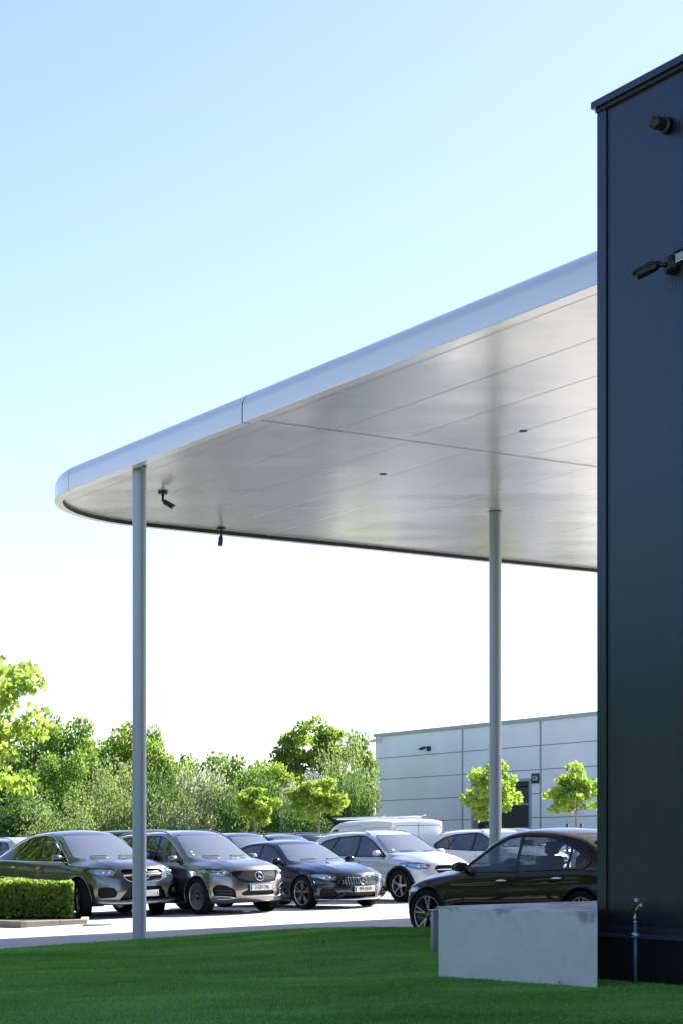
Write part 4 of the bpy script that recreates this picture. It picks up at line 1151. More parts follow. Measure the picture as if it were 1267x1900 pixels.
# ---- shapes: x forward, measured from the middle of the wheelbase
SUV = dict(W=1.84, WB=2.83, xf=2.27, xr=-2.40, rt=.36, rimr=.73, zm=.66, cowl=1.22, clad=False, lean=.25,
  zt=[(-2.40,1.02),(-2.30,1.10),(-2.18,1.32),(-2.02,1.55),(-1.85,1.625),(-1.2,1.66),(-.4,1.672),(.05,1.655),(.30,1.60),(.55,1.48),(.9,1.27),(1.14,1.135),(1.3,1.095),(1.7,1.05),(2.05,.985),(2.20,.94),(2.27,.92)],
  zs=[(-2.40,.98),(-2.1,1.03),(-1.4,1.035),(-.5,1.02),(.5,.99),(1.1,.975),(1.7,.935),(2.1,.88),(2.27,.84)],
  zb=[(-2.40,.34),(-2.1,.24),(-1.5,.22),(0,.20),(1.5,.20),(2.0,.21),(2.27,.24)],
  ws=[(-2.40,.84),(-2.1,.91),(-1.4,.945),(0,.935),(1.0,.93),(1.7,.92),(2.27,.86)],
  wm=[(-2.40,.93),(-1.9,.985),(-1.4,1.0),(-.7,.985),(.7,.985),(1.4,1.0),(1.9,.985),(2.27,.955)],
  wr=[(-2.40,.70),(-2.1,.68),(-1.5,.70),(-.6,.715),(.1,.70),(.5,.755),(.9,.84),(1.2,.90)],
  zr=[(-2.40,1.0),(-2.28,1.12),(-2.12,1.38),(-1.95,1.53),(-1.2,1.585),(-.4,1.60),(.05,1.585),(.30,1.53),(.6,1.36),(.9,1.17),(1.2,1.02)],
  cab=[(-2.5,1),(.95,1),(1.35,0),(2.3,0)],
  bow_x=[-2.4,-1.9,-1.2,.2,1.2,1.7,2.27], bow=[-.26,-.12,-.02,.13,.14,.18,.40],
  ws_glass=[(.76,1.10),(.585,1.565)], ws_x=(0.0,1.35), rw_glass=[(.62,1.15),(.52,1.52)], rw_x=(-2.6,-1.8),
  side_glass=[[(.84,1.045),(.30,1.40),(.02,1.52),(-.10,1.545),(-.14,1.05)],[(-.20,1.05),(-.17,1.55),(-1.00,1.55),(-1.06,1.07)],[(-1.12,1.075),(-1.08,1.55),(-1.70,1.50),(-1.95,1.15),(-1.9,1.09)]],
  daylight=[(.93,1.025),(.32,1.42),(.02,1.545),(-.15,1.572),(-1.1,1.575),(-1.75,1.53),(-2.02,1.14),(-1.92,1.065),(-.15,1.03)],
  doors=[[(1.02,1.0),(1.04,.7),(.98,.34)],[(-.16,1.02),(-.17,.6),(-.16,.34)],[(-1.10,1.05),(-1.02,.8),(-1.10,.62)],[(.98,.335),(-1.0,.335)]],
  mirror=(.74,1.03), handles=[(.02,.90),(-1.0,.93)], rails=(-1.9,.15), cabin=(-.05,-.95), dash=1.03,
  tail=[(.50,1.0),(.84,1.02),(.86,.93),(.50,.92)])
mat('lower_black', (.004,.004,.0045), .5, spec=.25)
SUV_A = dict(SUV); SUV_A['stickers'] = [(-.62, 1.17, .030), (-.60, 1.23, .026)]; SUV_A['front'] = dict(
  cuts=[('grille', [(-.50,.845),(.50,.845),(.56,.80),(.42,.625),(.28,.60),(-.28,.60),(-.42,.625),(-.56,.80)], .03, .014, 'lower_black', (.005,'dark_chrome')),
        ('side_intake', [(.48,.33),(.70,.325),(.82,.36),(.85,.50),(.80,.575),(.66,.56),(.52,.47)], .03, .04, 'lower_black', (.010,'lower_black')),
        ('lower_intake', [(-.36,.365),(-.40,.41),(-.30,.465),(.30,.465),(.40,.41),(.36,.365)], .02, .03, 'lower_black', None)],
  lamps=[[(.545,.855),(.84,.895),(.90,.865),(.89,.80),(.66,.735),(.58,.785)]],
  chrome_bars=[([(-.80,.30),(-.55,.305),(-.40,.34),(0,.35),(.40,.34),(.55,.305),(.80,.30)], .010, 'chrome'), ([(.55,.40),(.83,.42)], .008, 'dark_chrome'), ([(.57,.46),(.84,.475)], .008, 'dark_chrome'), ([(-.83,.42),(-.55,.40)], .008, 'dark_chrome'), ([(-.84,.475),(-.57,.46)], .008, 'dark_chrome'), ([(.49,.32),(.60,.345),(.84,.36)], .012, 'chrome'), ([(-.84,.36),(-.60,.345),(-.49,.32)], .012, 'chrome')],
  star=(0,.725,.092), star_out=.012,
  dots=dict(box=(-.56,.56,.615,.835), poly=[(-.50,.84),(-.56,.80),(-.42,.63),(-.28,.605),(.28,.605),(.42,.63),(.56,.80),(.50,.84)]))
SUV_A['arch_dark'] = True; SUV_A['clad'] = False
COUPE = dict(SUV); COUPE.update(steer=-R(22), W=1.99, WB=2.915, xf=2.38, xr=-2.52, rt=.385, rimr=.68, zm=.70, cowl=1.30, clad=False, wr_round=.05,
  zt=[(-2.52,1.13),(-2.42,1.18),(-2.25,1.21),(-2.05,1.28),(-1.6,1.48),(-1.1,1.63),(-.6,1.705),(-.15,1.72),(.2,1.69),(.45,1.615),(.7,1.49),(1.0,1.31),(1.24,1.18),(1.4,1.145),(1.8,1.11),(2.15,1.05),(2.31,.985),(2.38,.94)],
  zs=[(-2.52,1.06),(-2.2,1.12),(-1.6,1.135),(-.5,1.09),(.5,1.055),(1.1,1.035),(1.8,.99),(2.2,.93),(2.38,.88)],
  zb=[(-2.52,.38),(-2.1,.27),(-1.5,.25),(0,.23),(1.5,.23),(2.1,.25),(2.38,.28)],
  wr=[(-2.52,.80),(-2.2,.76),(-1.6,.70),(-.6,.69),(.1,.69),(.55,.74),(.95,.83),(1.25,.90)],
  zr=[(-2.52,1.08),(-2.3,1.155),(-2.05,1.23),(-1.6,1.41),(-1.1,1.555),(-.6,1.63),(-.1,1.645),(.2,1.615),(.45,1.54),(.75,1.36),(1.0,1.21),(1.25,1.09)],
  cab=[(-2.6,1),(1.0,1),(1.4,0),(2.4,0)], bow_x=[-2.52,-2.0,-1.2,.2,1.2,1.8,2.38], bow=[-.30,-.12,-.02,.13,.14,.18,.42],
  ws_glass=[(.80,1.155),(.62,1.615)], ws_x=(.1,1.45), rw_glass=[(.66,1.25),(.52,1.50)], rw_x=(-2.4,-1.2),
  side_glass=[[(.92,1.105),(.38,1.45),(.10,1.58),(-.14,1.60),(-.18,1.12)],[(-.24,1.12),(-.20,1.605),(-.65,1.585),(-1.06,1.48),(-1.12,1.15)],[(-1.18,1.155),(-1.13,1.455),(-1.45,1.33),(-1.75,1.195),(-1.7,1.17)]],
  daylight=[(1.02,1.085),(.40,1.47),(.10,1.605),(-.2,1.632),(-.65,1.61),(-1.1,1.495),(-1.5,1.335),(-1.88,1.18),(-1.70,1.145),(-.2,1.10)],
  doors=[[(1.08,1.06),(1.10,.75),(1.04,.40)],[(-.21,1.09),(-.22,.7),(-.2,.40)],[(-1.12,1.12),(-1.05,.86),(-1.16,.66)]],
  mirror=(.84,1.10), handles=[(-.02,.98),(-1.02,1.01)], rails=None, cabin=(0,-.9), dash=1.09, tail=[(.5,1.05),(.88,1.07),(.9,.98),(.5,.97)],
  front=dict(cuts=[('grille', [(-.43,.93),(.43,.93),(.47,.90),(.45,.84),(-.45,.84),(-.47,.90)], .02, .03, 'lower_black', None),
        ('grille', [(-.45,.795),(.45,.795),(.37,.715),(.28,.69),(-.28,.69),(-.37,.715)], .02, .03, 'lower_black', (.006,'chrome')),
        ('side_intake', [(.60,.40),(.82,.385),(.88,.44),(.87,.58),(.80,.60),(.64,.59),(.57,.50)], .05, .05, 'lower_black', None),
        ('lower_intake', [(-.54,.345),(.54,.345),(.50,.40),(.38,.575),(.30,.60),(-.30,.60),(-.38,.575),(-.50,.40)], .03, .05, 'lower_black', None)],
     lamps=[[(.545,.925),(.80,.965),(.92,.955),(.93,.87),(.68,.80),(.60,.81)]],
     chrome_bars=[([(-.44,.815),(-.2,.825),(.2,.825),(.44,.815)], .017, 'chrome'), ([(-.86,.31),(-.6,.295),(0,.285),(.6,.295),(.86,.31)], .030, 'skid_silver')],
     star=(0,.815,.09), star_out=.014))
mat('skid_silver', (.50,.50,.50), .35, .7)
SEDAN = dict(SUV); SEDAN.update(W=1.86, WB=2.90, xf=2.30, xr=-2.52, rt=.335, rimr=.75, zm=.56, cowl=1.12, rails=None, lean=.2,
  zt=[(-2.52,.93),(-2.40,1.0),(-2.1,1.045),(-1.85,1.07),(-1.5,1.19),(-1.1,1.335),(-.7,1.405),(-.25,1.43),(.1,1.405),(.35,1.33),(.7,1.16),(.98,1.01),(1.15,.955),(1.6,.90),(2.0,.815),(2.2,.74),(2.30,.69)],
  zs=[(-2.52,.88),(-2.2,.93),(-1.4,.94),(-.5,.91),(.5,.885),(1.1,.865),(1.6,.81),(2.0,.745),(2.30,.65)],
  zb=[(-2.52,.30),(-2.1,.20),(-1.5,.18),(0,.155),(1.5,.15),(2.0,.15),(2.30,.17)],
  ws=[(-2.52,.82),(-2.2,.88),(-1.4,.94),(0,.925),(1.0,.92),(1.6,.91),(2.30,.84)],
  wr=[(-2.52,.78),(-2.0,.80),(-1.6,.74),(-1.1,.66),(-.5,.65),(.1,.66),(.5,.73),(.9,.84),(1.1,.89)],
  zr=[(-2.52,.90),(-2.0,.985),(-1.6,1.10),(-1.1,1.28),(-.6,1.355),(-.2,1.365),(.1,1.34),(.35,1.25),(.7,1.065),(.95,.94),(1.1,.90)],
  cab=[(-2.6,0),(-2.1,.2),(-1.8,1),(.85,1),(1.2,0),(2.3,0)], bow_x=[-2.52,-1.9,-1.2,.2,1.1,1.7,2.30], bow=[-.30,-.12,-.03,.12,.14,.20,.46],
  ws_glass=[(.74,.975),(.545,1.335)], ws_x=(0.0,1.25), rw_glass=[(.66,1.08),(.50,1.34)], rw_x=(-2.1,-.9),
  side_glass=[[(.80,.925),(.30,1.19),(.04,1.29),(-.16,1.315),(-.18,.935)],[(-.24,.935),(-.22,1.315),(-.70,1.295),(-1.08,1.18),(-1.12,.965)],[(-1.17,.965),(-1.13,1.165),(-1.40,1.05),(-1.40,.985)]],
  daylight=[(.88,.905),(.32,1.205),(.04,1.315),(-.2,1.342),(-.72,1.32),(-1.15,1.195),(-1.50,1.035),(-1.46,.95),(-.2,.915)],
  doors=[[(.96,.88),(.98,.6),(.92,.28)],[(-.21,.90),(-.22,.55),(-.2,.28)],[(-1.2,.95),(-1.02,.66),(-1.12,.52)],[(.92,.27),(-1.05,.27)]],
  mirror=(.70,.92), handles=[(-.02,.80),(-1.02,.83)], cabin=(-.1,-.95), dash=.91, tail=[(.45,.90),(.84,.92),(.86,.82),(.45,.80)],
  front=dict(cuts=[('grille', [(-.40,.655),(.40,.655),(.49,.60),(.50,.56),(.42,.475),(-.42,.475),(-.50,.56),(-.49,.60)], .03, .035, 'lower_black', (.007,'gloss_black')),
        ('side_intake', [(.54,.23),(.78,.235),(.82,.33),(.80,.42),(.60,.40),(.52,.30)], .03, .035, 'lower_black', None),
        ('lower_intake', [(-.46,.215),(.46,.215),(.36,.325),(-.36,.325)], .02, .04, 'lower_black', None)],
     lamps=[[(.54,.655),(.66,.70),(.84,.735),(.88,.70),(.86,.645),(.68,.575),(.56,.58)]],
     chrome_bars=[([(-.84,.20),(-.6,.19),(-.3,.185),(.3,.185),(.6,.19),(.84,.20)], .013, 'chrome'), ([(.50,.205),(.40,.34)], .007, 'dark_chrome'), ([(-.50,.205),(-.40,.34)], .007, 'dark_chrome'), ([(.74,.30),(.84,.305)], .007, 'chrome'), ([(.74,.36),(.84,.365)], .007, 'chrome')],
     star=(0,.565,.088), star_out=.018,
     slats=(17, -.44, .44, lambda y: .487+max(0, abs(y)-.40)*.5, lambda y: .645-max(0, abs(y)-.36)*.7)))
CSED = dict(SEDAN); CSED.update(rt=.34, W=1.82, WB=2.84, xf=2.22, xr=-2.46, steer=R(3))
CSED['front'] = dict(SEDAN['front'])
up_ = lambda T, lim, d: [(a, b+d*min(1, max(0, (b-lim)/.2))) for a, b in T]
CSED['zt'] = up_(CSED['zt'], 1.05, .055); CSED['zr'] = up_(CSED['zr'], 1.0, .055); CSED['ws_glass'] = up_(CSED['ws_glass'], 1.0, .05)
CSED['side_glass'] = [up_(q, 1.0, .05) for q in CSED['side_glass']]; CSED['daylight'] = up_(CSED['daylight'], 1.0, .05); CSED['rw_glass'] = up_(CSED['rw_glass'], 1.05, .05)
GLA = dict(SUV);  GLA.update(stickers=[(-.62, 1.15, .035)], W=1.84, WB=2.73, xf=2.20, xr=-2.22, rt=.36, rimr=.66, clad=True, cowl=1.18,
  zt=[(-2.22,1.0),(-2.14,1.10),(-2.0,1.33),(-1.8,1.50),(-1.4,1.57),(-.6,1.60),(0,1.59),(.28,1.53),(.55,1.41),(.85,1.24),(1.08,1.115),(1.25,1.075),(1.65,1.02),(1.95,.945),(2.12,.88),(2.20,.84)],
  zs=[(-2.22,.98),(-1.9,1.06),(-1.2,1.035),(-.5,1.00),(.5,.965),(1.1,.95),(1.7,.90),(2.0,.84),(2.20,.78)],
  zb=[(-2.22,.36),(-1.9,.26),(-1.4,.23),(0,.22),(1.4,.22),(1.9,.22),(2.20,.25)],
  ws=[(-2.22,.82),(-1.9,.90),(-1.2,.94),(0,.93),(1.0,.925),(1.6,.915),(2.20,.84)],
  wm=[(-2.22,.92),(-1.8,.985),(-1.36,1.0),(-.7,.98),(.7,.98),(1.36,1.0),(1.8,.985),(2.20,.94)],
  wr=[(-2.22,.66),(-1.9,.64),(-1.3,.67),(-.5,.69),(.1,.685),(.5,.75),(.85,.83),(1.15,.90)],
  zr=[(-2.22,1.0),(-2.1,1.12),(-1.95,1.32),(-1.75,1.43),(-1.3,1.495),(-.5,1.525),(0,1.515),(.28,1.455),(.55,1.31),(.85,1.14),(1.15,1.0)],
  bow_x=[-2.22,-1.8,-1.2,.2,1.1,1.6,2.20], bow=[-.28,-.12,-.02,.13,.14,.18,.44],
  ws_glass=[(.76,1.085),(.58,1.49)], ws_x=(-.05,1.3), rw_glass=[(.6,1.15),(.5,1.42)], rw_x=(-2.4,-1.6),
  side_glass=[[(.80,1.015),(.28,1.34),(.02,1.445),(-.12,1.465),(-.15,1.03)],[(-.21,1.03),(-.18,1.465),(-.85,1.435),(-1.06,1.08)],[(-1.10,1.085),(-.92,1.425),(-1.35,1.36),(-1.62,1.19),(-1.55,1.13)]],
  daylight=[(.89,1.0),(.30,1.36),(.02,1.468),(-.16,1.49),(-.9,1.46),(-1.38,1.385),(-1.74,1.19),(-1.60,1.09),(-.16,1.01)],
  doors=[[(.98,.97),(1.0,.7),(.94,.36)],[(-.18,1.0),(-.19,.6),(-.17,.36)],[(-1.12,1.06),(-1.0,.80),(-1.08,.62)]],
  mirror=(.72,1.01), handles=[(0,.89),(-1.0,.93)], rails=(-1.7,.1), cabin=(-.05,-.9), dash=1.0, chrome=False,
  front=dict(cuts=[('grille', [(-.42,.80),(.42,.80),(.50,.72),(.42,.60),(-.42,.60),(-.50,.72)], .03, .03, 'lower_black', (.006,'chrome'))],
     lamps=[[(.54,.80),(.70,.86),(.86,.87),(.88,.80),(.80,.73),(.62,.725)]],
     chrome_bars=[([(-.45,.70),(.45,.70)], .014, 'chrome')], star=(0,.70,.085)))
VAN = dict(GLA); VAN['rear_lines'] = [[(0,.5),(0,1.80)], [(-.78,.6),(-.78,1.60),(-.70,1.70),(.70,1.70),(.78,1.60),(.78,.6)]]; VAN.update(W=1.95, WB=3.20, xf=2.50, xr=-2.65, rt=.33, zm=.75, cowl=1.75, clad=False, lean=.3, rails=None, chrome=False, rrr=.06, bulge=.015,
  zt=[(-2.65,1.84),(-2.6,1.86),(-2.2,1.90),(-1,1.91),(.3,1.905),(.9,1.87),(1.2,1.78),(1.5,1.50),(1.75,1.24),(1.9,1.16),(2.2,1.08),(2.4,.98),(2.50,.92)],
  zs=[(-2.65,1.08),(-1,1.09),(.5,1.08),(1.5,1.05),(2.0,.98),(2.5,.86)],
  zb=[(-2.65,.30),(-1.5,.25),(0,.22),(1.5,.22),(2.5,.26)],
  ws=[(-2.65,.93),(-1,.96),(1.0,.96),(1.7,.94),(2.50,.84)], wm=[(-2.65,.96),(-1,1.0),(1.5,1.0),(2.50,.95)],
  wr=[(-2.65,.91),(-1,.93),(.5,.91),(1.0,.86),(1.4,.86),(1.8,.92)],
  zr=[(-2.65,1.78),(-2.2,1.83),(-1,1.84),(.3,1.835),(.9,1.75),(1.2,1.64),(1.5,1.36),(1.8,1.10)],
  cab=[(-2.7,1),(1.6,1),(1.9,0),(2.6,0)], bow_x=[-2.65,-2.4,-1.2,.2,1.6,2.0,2.5], bow=[-.05,-.02,0,.05,.14,.18,.36],
  ws_glass=[(.80,1.20),(.66,1.70)], ws_x=(.8,1.95), rw_glass=None,
  side_glass=[[(1.42,1.16),(1.10,1.52),(.92,1.64),(.55,1.66),(.52,1.14)]], daylight=None,
  doors=[[(.45,1.70),(.45,1.1),(.45,.3)],[(-.85,1.72),(-.85,.3)],[(1.45,1.08),(1.48,.7),(1.4,.4)],[(.45,1.72),(-.85,1.74)],[(-.95,1.66),(-2.4,1.66),(-2.5,1.2),(-.95,1.2),(-.95,1.66)]],
  mirror=(1.28,1.15), handles=[(.6,.98),(-.7,.98)], cabin=(.7,.7), dash=1.12, tail=None,
  front=dict(cuts=[('grille', [(-.5,.80),(.5,.80),(.45,.62),(-.45,.62)], .03, .03, 'lower_black', None)], lamps=[[(.58,.82),(.84,.95),(.86,.80),(.62,.70)]], chrome_bars=[]))
BOXY = dict(GLA); BOXY.update(W=1.90, WB=2.87, xf=2.20, xr=-2.30, rt=.40, zm=.8, cowl=1.1, clad=True, lean=.02, rails=None, rf=.05, rrr=.05, bulge=.01, chrome=False,
  zt=[(-2.30,1.86),(-2.2,1.92),(-1,1.94),(.3,1.93),(.62,1.91),(.80,1.72),(1.05,1.30),(1.12,1.23),(1.6,1.21),(2.1,1.17),(2.20,1.14)],
  zs=[(-2.30,1.17),(0,1.17),(1.1,1.16),(2.20,1.12)], zb=[(-2.30,.40),(0,.38),(2.20,.40)],
  ws=[(-2.30,.90),(0,.92),(2.20,.90)], wm=[(-2.30,.93),(0,.95),(2.2,.93)], wr=[(-2.30,.80),(0,.81),(.6,.81),(1.1,.86)],
  zr=[(-2.30,1.82),(-2.2,1.86),(.3,1.87),(.62,1.85),(.8,1.66),(1.05,1.24),(1.1,1.19)],
  cab=[(-2.4,1),(1.02,1),(1.12,0),(2.3,0)], bow_x=[-2.3,0,1,2.2], bow=[-.01,0,.02,.05],
  ws_glass=[(.74,1.27),(.68,1.82)], ws_x=(.4,1.2), rw_glass=[(.66,1.25),(.62,1.78)], rw_x=(-2.5,-2.1),
  side_glass=[[(.88,1.22),(.64,1.78),(-.05,1.78),(-.05,1.22)],[(-.12,1.22),(-.12,1.78),(-.98,1.78),(-.98,1.22)],[(-1.08,1.22),(-1.08,1.78),(-1.98,1.78),(-1.98,1.22)]], daylight=None, wr_round=.05,
  doors=[[(1.0,1.16),(1.0,.5)],[(-.08,1.9),(-.08,.5)],[(-1.03,1.9),(-1.03,.8)]], mirror=(.82,1.22), handles=[(0.1,1.05),(-.9,1.05)], cabin=(0,-.9), dash=1.18, tail=None,
  front=dict(cuts=[('grille', [(-.45,1.05),(.45,1.05),(.45,.80),(-.45,.80)], .02, .03, 'lower_black', None)], lamps=[[(.56,1.04),(.78,1.04),(.78,.82),(.56,.82)]], chrome_bars=[]))

def place(S, px, py, alpha_deg, axle='front', side=-1):
    """ground contact of a visible wheel at px,py; heading alpha measured from 'towards the viewer' to the right"""
    c = hit(px, py); a = R(alpha_deg); h = Vector((math.sin(a), -math.cos(a))); yaw = math.atan2(h.y, h.x)
    left = Vector((-h.y, h.x)); o = c.to_2d()-h*(S['WB']/2 if axle == 'front' else -S['WB']/2)-left*side*(S['W']/2-.1)
    return Vector((o.x, o.y, ground_z(o.x, o.y))), yaw
def place_at(px, Y, alpha_deg, dz=0.):
    x = (px-CX)/FPX*Y; a = R(alpha_deg); return Vector((x, Y, ground_z(x, Y)+dz)), math.atan2(-math.cos(a), math.sin(a))

grey1 = paint('paint_slate', (.17,.18,.185), .9, .22); grey2 = paint('paint_warm_grey', (.27,.265,.255), .9, .24)
navy = paint('paint_blue_black', (.028,.038,.052), .9, .2); blackp = paint('paint_black', (.002,.002,.0022), .0, .3, .6); blackp.node_tree.nodes['Principled BSDF'].inputs['Specular IOR Level'].default_value = .1; blackp.node_tree.nodes['Principled BSDF'].inputs['Coat Roughness'].default_value = .0
silver = paint('paint_silver', (.62,.65,.69), .5, .3); whitep = paint('paint_white', (.80,.81,.82), .0, .3); dkblue = paint('paint_dark_blue', (.02,.03,.05), .4, .25)
SUV_A['mirror_mat'] = paint('mirror_silver', (.25,.26,.28), .8, .2)
SEDAN_A = dict(SEDAN); SEDAN_A['mirror_mat'] = gloss_m; SEDAN_A['chrome'] = False
CSED['chrome'] = False; CSED['rear_glass_m'] = glass('mid_side_glass', .6); CSED['front_glass'] = glass('clear_side_glass', .9); CSED['mirror_mat'] = gloss_m; CSED['handle_mat'] = 'chrome'
sglass_m2 = glass('mid_side_glass', .5)
CARS = 'cars parked in the lot'
l, y = place(COUPE, 152, 1704, 39)
build_car('parked_car', COUPE, l, y, grey1, 'slate grey coupe-roofed off-roader partly behind the hedge and the left column', plate=(0,.46,'2','1',None), group=CARS)
l, y = place(SUV_A, 372, 1697, 39)
build_car('parked_car', SUV_A, l, y, grey2, 'warm grey upright off-roader with studded black grille and many-spoked wheels', wheel='multi', plate=(0,.51,'','','2-GFF-706'), group=CARS)
l, y = place(SEDAN_A, 566, 1687, 38.5)
build_car('parked_car', SEDAN_A, l, y, navy, 'low blue-black saloon facing the viewer with vertical bar grille', wheel='star5', plate=(0,.39,'','','999-DEW'), group=CARS)
l, y = place(GLA, 745, 1674, 40)
build_car('parked_car', GLA, l, y, silver, 'bright silver compact off-roader with black wheel arches, nose hidden by the black saloon', group=CARS)
# black saloon in profile
a0 = at(792, 1588, 25.1).to_2d(); hd_ = Vector((-.643, .766)); lf = Vector((-hd_.y, hd_.x)); o0 = a0-hd_*CSED['WB']/2-lf*(CSED['W']/2-.02)
build_car('parked_car', CSED, Vector((o0.x, o0.y, ground_z(o0.x, o0.y))), math.atan2(hd_.y, hd_.x), blackp, 'glossy black saloon seen from its side behind the concrete wall', wheel='star5', group=CARS)
GLA_W = dict(GLA); GLA_W['W'] = 1.88
l, y = place_at(925, 49.5, 41, .02); build_car('parked_car', GLA_W, l, y, whitep, 'white off-roader behind the black saloon, crossed by the right column', group=CARS)
for k_ in ('zt','zs','zb','ws','wm','wr','zr','cab'): VAN[k_] = [(a*.86, b) for a, b in VAN[k_]]
VAN['bow_x'] = [a*.86 for a in VAN['bow_x']]; VAN['WB'] *= .86; VAN['xf'] *= .86; VAN['xr'] *= .86; VAN['cowl'] *= .86; VAN['W'] = 1.84
VAN['ws_x'] = (.6, 1.7); VAN['side_glass'] = [[(a*.86, b) for a, b in q] for q in VAN['side_glass']]; VAN['doors'] = [[(a*.86, b) for a, b in q] for q in VAN['doors']]; VAN['handles'] = [(.5,.98),(-.6,.98)]; VAN['mirror'] = (1.10, 1.15); VAN['tail'] = [(.82,1.50),(.90,1.50),(.90,.95),(.82,.95)]
l, y = place_at(694, 52, -148, .05); van, f_, sp_ = build_car('parked_van', VAN, l, y, whitep, 'white panel van with a roof rack facing left behind the cars', cat='van')
MB().rbox((-1.6, -.70, 1.965), (1.0, -.64, 1.99), .008).build('roof_rack', mat('rack_alu', (.6,.6,.62), .35, .8), van)
MB().rbox((-1.6, .64, 1.965), (1.0, .70, 1.99), .008).build('roof_rack', mat('rack_alu', (.6,.6,.62), .35, .8), van)
for x in (-1.4, -.2, .8): MB().rbox((x-.02, -.70, 1.925), (x+.02, .70, 1.966), .006).build('rack_bar', mat('rack_alu', (.6,.6,.62), .35, .8), van)
l, y = place_at(272, 60, 41, -.02); build_car('parked_car', BOXY, l, y, grey1, 'tall boxy grey off-roader with flat roof behind the left column', group=CARS)
far = [(450,50,41,dkblue,SUV,'dark car roof directly behind the warm grey off-roader'),
       (512,57,-139,navy,SUV,'dark car with roof rails two roofs right of the warm grey off-roader'),
       (556,64,41,silver,SUV,'pale silver car roof far behind the blue-black saloon'),
       (528,50.5,41,navy,GLA,'small dark rounded roof just above the blue-black saloon'),
       (-6,46,221,silver,SUV,'silver car at the left edge showing its tail'),
       (44,60,41,dkblue,GLA,'dark blue car roof peeping over the slate grey coupe at left'),
       (835,66,41,navy,SUV,'dark roof behind the white off-roader, right of the vans'),
       (962,60,41,dkblue,SUV,'dark blue car roof between the right column and the black saloon'),
       (400,64,41,navy,SUV,'dark car roof at the far back behind the warm grey off-roader')]
for (px, Y, al, pm_, S_, lb) in far:
    l, y = place_at(px, Y, al); build_car('parked_car', S_, l, y, pm_, lb, hi=False, group=CARS)

# ------------------------------------------------------------------ trees, shrubs, hedge
lime = leafmat('leaf_lime', (.15,.27,.03), (.36,.50,.07), .56, .05)
mid = leafmat('leaf_mid', (.075,.17,.022), (.24,.38,.06), .5, .05)
deep = leafmat('leaf_deep', (.05,.12,.025), (.17,.28,.06), .45, .06)
pale = leafmat('leaf_pale', (.11,.20,.05), (.32,.42,.14), .45, .06)
blos = leafmat('blossom', (.14,.22,.06), (.50,.54,.36), .35, .03)
gold = leafmat('leaf_gold', (.11,.21,.025), (.28,.40,.06), .55, .05)
bark = mat('bark', (.10,.085,.065), .9, var=.3, vscale=8, bump=.5, bscale=20)
pbark = mat('young_bark', (.22,.20,.17), .85, var=.2, vscale=12)
LEAF5 = np.array([(0,0),(.30,.12),(.52,.46),(.24,.50),(.16,.82),(0,1.05),(-.16,.82),(-.24,.50),(-.52,.46),(-.30,.12)])
LEAF4 = np.array([(0,0),(.34,.45),(0,1.),(-.34,.45)])
def leaf_cloud(name, P, D, size, m, parent, shape=LEAF4, droop=.3, rg=rng, flat=.5):
    """P leaf base points, D outward directions"""
    n = len(P); k = len(shape)
    d = D+rg.normal(0, .55, (n, 3)); d[:, 2] -= droop; d /= np.linalg.norm(d, axis=1, keepdims=True)
    r = rg.normal(0, 1, (n, 3)); r[:, 2] *= flat; s = np.cross(d, r); s /= np.linalg.norm(s, axis=1, keepdims=True)+1e-9
    sz = size*(.65+.6*rg.random(n))
    V = P[:, None, :]+sz[:, None, None]*(shape[None, :, 0:1]*s[:, None, :]+shape[None, :, 1:2]*d[:, None, :])
    if k > 4: # slight fold
        nn = np.cross(d, s); V += (np.abs(shape[None, :, 0:1])*.35)*nn[:, None, :]*sz[:, None, None]
    t = np.clip(rg.normal(.5, .28, n), 0, 1)
    return fastmesh(name, V.reshape(-1, 3), np.arange(n*k).reshape(n, k), m, parent, t)
def make_tree(label, cat, H, rx, ry, z0, lm, nl, size, nclump=42, cl=.28, trunk=.12, shape=LEAF4, droop=.3, group=None, seed=1, name='tree', bm_=None, leaders=1, conic=0., limbs=True, hole=.0, ragged=.25):
    rg = np.random.default_rng(seed)
    t = empty(name, (0,0,0), 0, label, cat, group)
    ch = (H-z0)/2; c = np.array([0, 0, z0+ch])
    C = []
    while len(C) < nclump:
        q = rg.normal(0, 1, 3); q /= np.linalg.norm(q); rr = rg.random()**.45*(1+rg.normal(0, ragged)*.6)
        if rr > 1.15: continue
        z = q[2]*rr; wf = (1-conic*max(0, z))*(1-.15*max(0, -z))
        C.append((q[0]*rr*rx*wf, q[1]*rr*ry*wf, c[2]+z*ch*.92))
    C = np.array(C); rad = cl*min(rx, ch)*(.6+.8*rg.random(len(C)))
    w_ = rad**2; idx = rg.choice(len(C), nl, p=w_/w_.sum())
    q = rg.normal(0, 1, (nl, 3)); q /= np.linalg.norm(q, axis=1, keepdims=True); rr = rg.random(nl)**.4
    P = C[idx]+q*(rad[idx]*rr)[:, None]*np.array([1.15, 1.15, .72]); P[:, 2] = np.maximum(P[:, 2], .15)
    leaf_cloud('crown', P, q, size, lm, t, shape, droop, rg)
    mb = MB(); tp = [(0,0,-.3), (rg.normal(0,.05),rg.normal(0,.05), z0*.6), (rg.normal(0,.08)*rx, rg.normal(0,.08)*ry, c[2]), (0, 0, H*.9)]
    mb.tube(tp, [trunk, trunk*.85, trunk*.5, trunk*.15], 10)
    if limbs:
        for i in rg.choice(len(C), min(len(C), 22), replace=False):
            e = Vector(C[i]); zs_ = max(z0*.7, min(e.z-.25*ch, H*.75)); s = Vector((0, 0, zs_)); m_ = s.lerp(e, .55)+Vector((0,0,-.06*ch))
            r0 = trunk*.42*(1-zs_/H)+.008; mb.tube([s, m_, e], [r0, r0*.6, r0*.2], 6)
    mb.build('trunk', bm_ or bark, t)
    return t
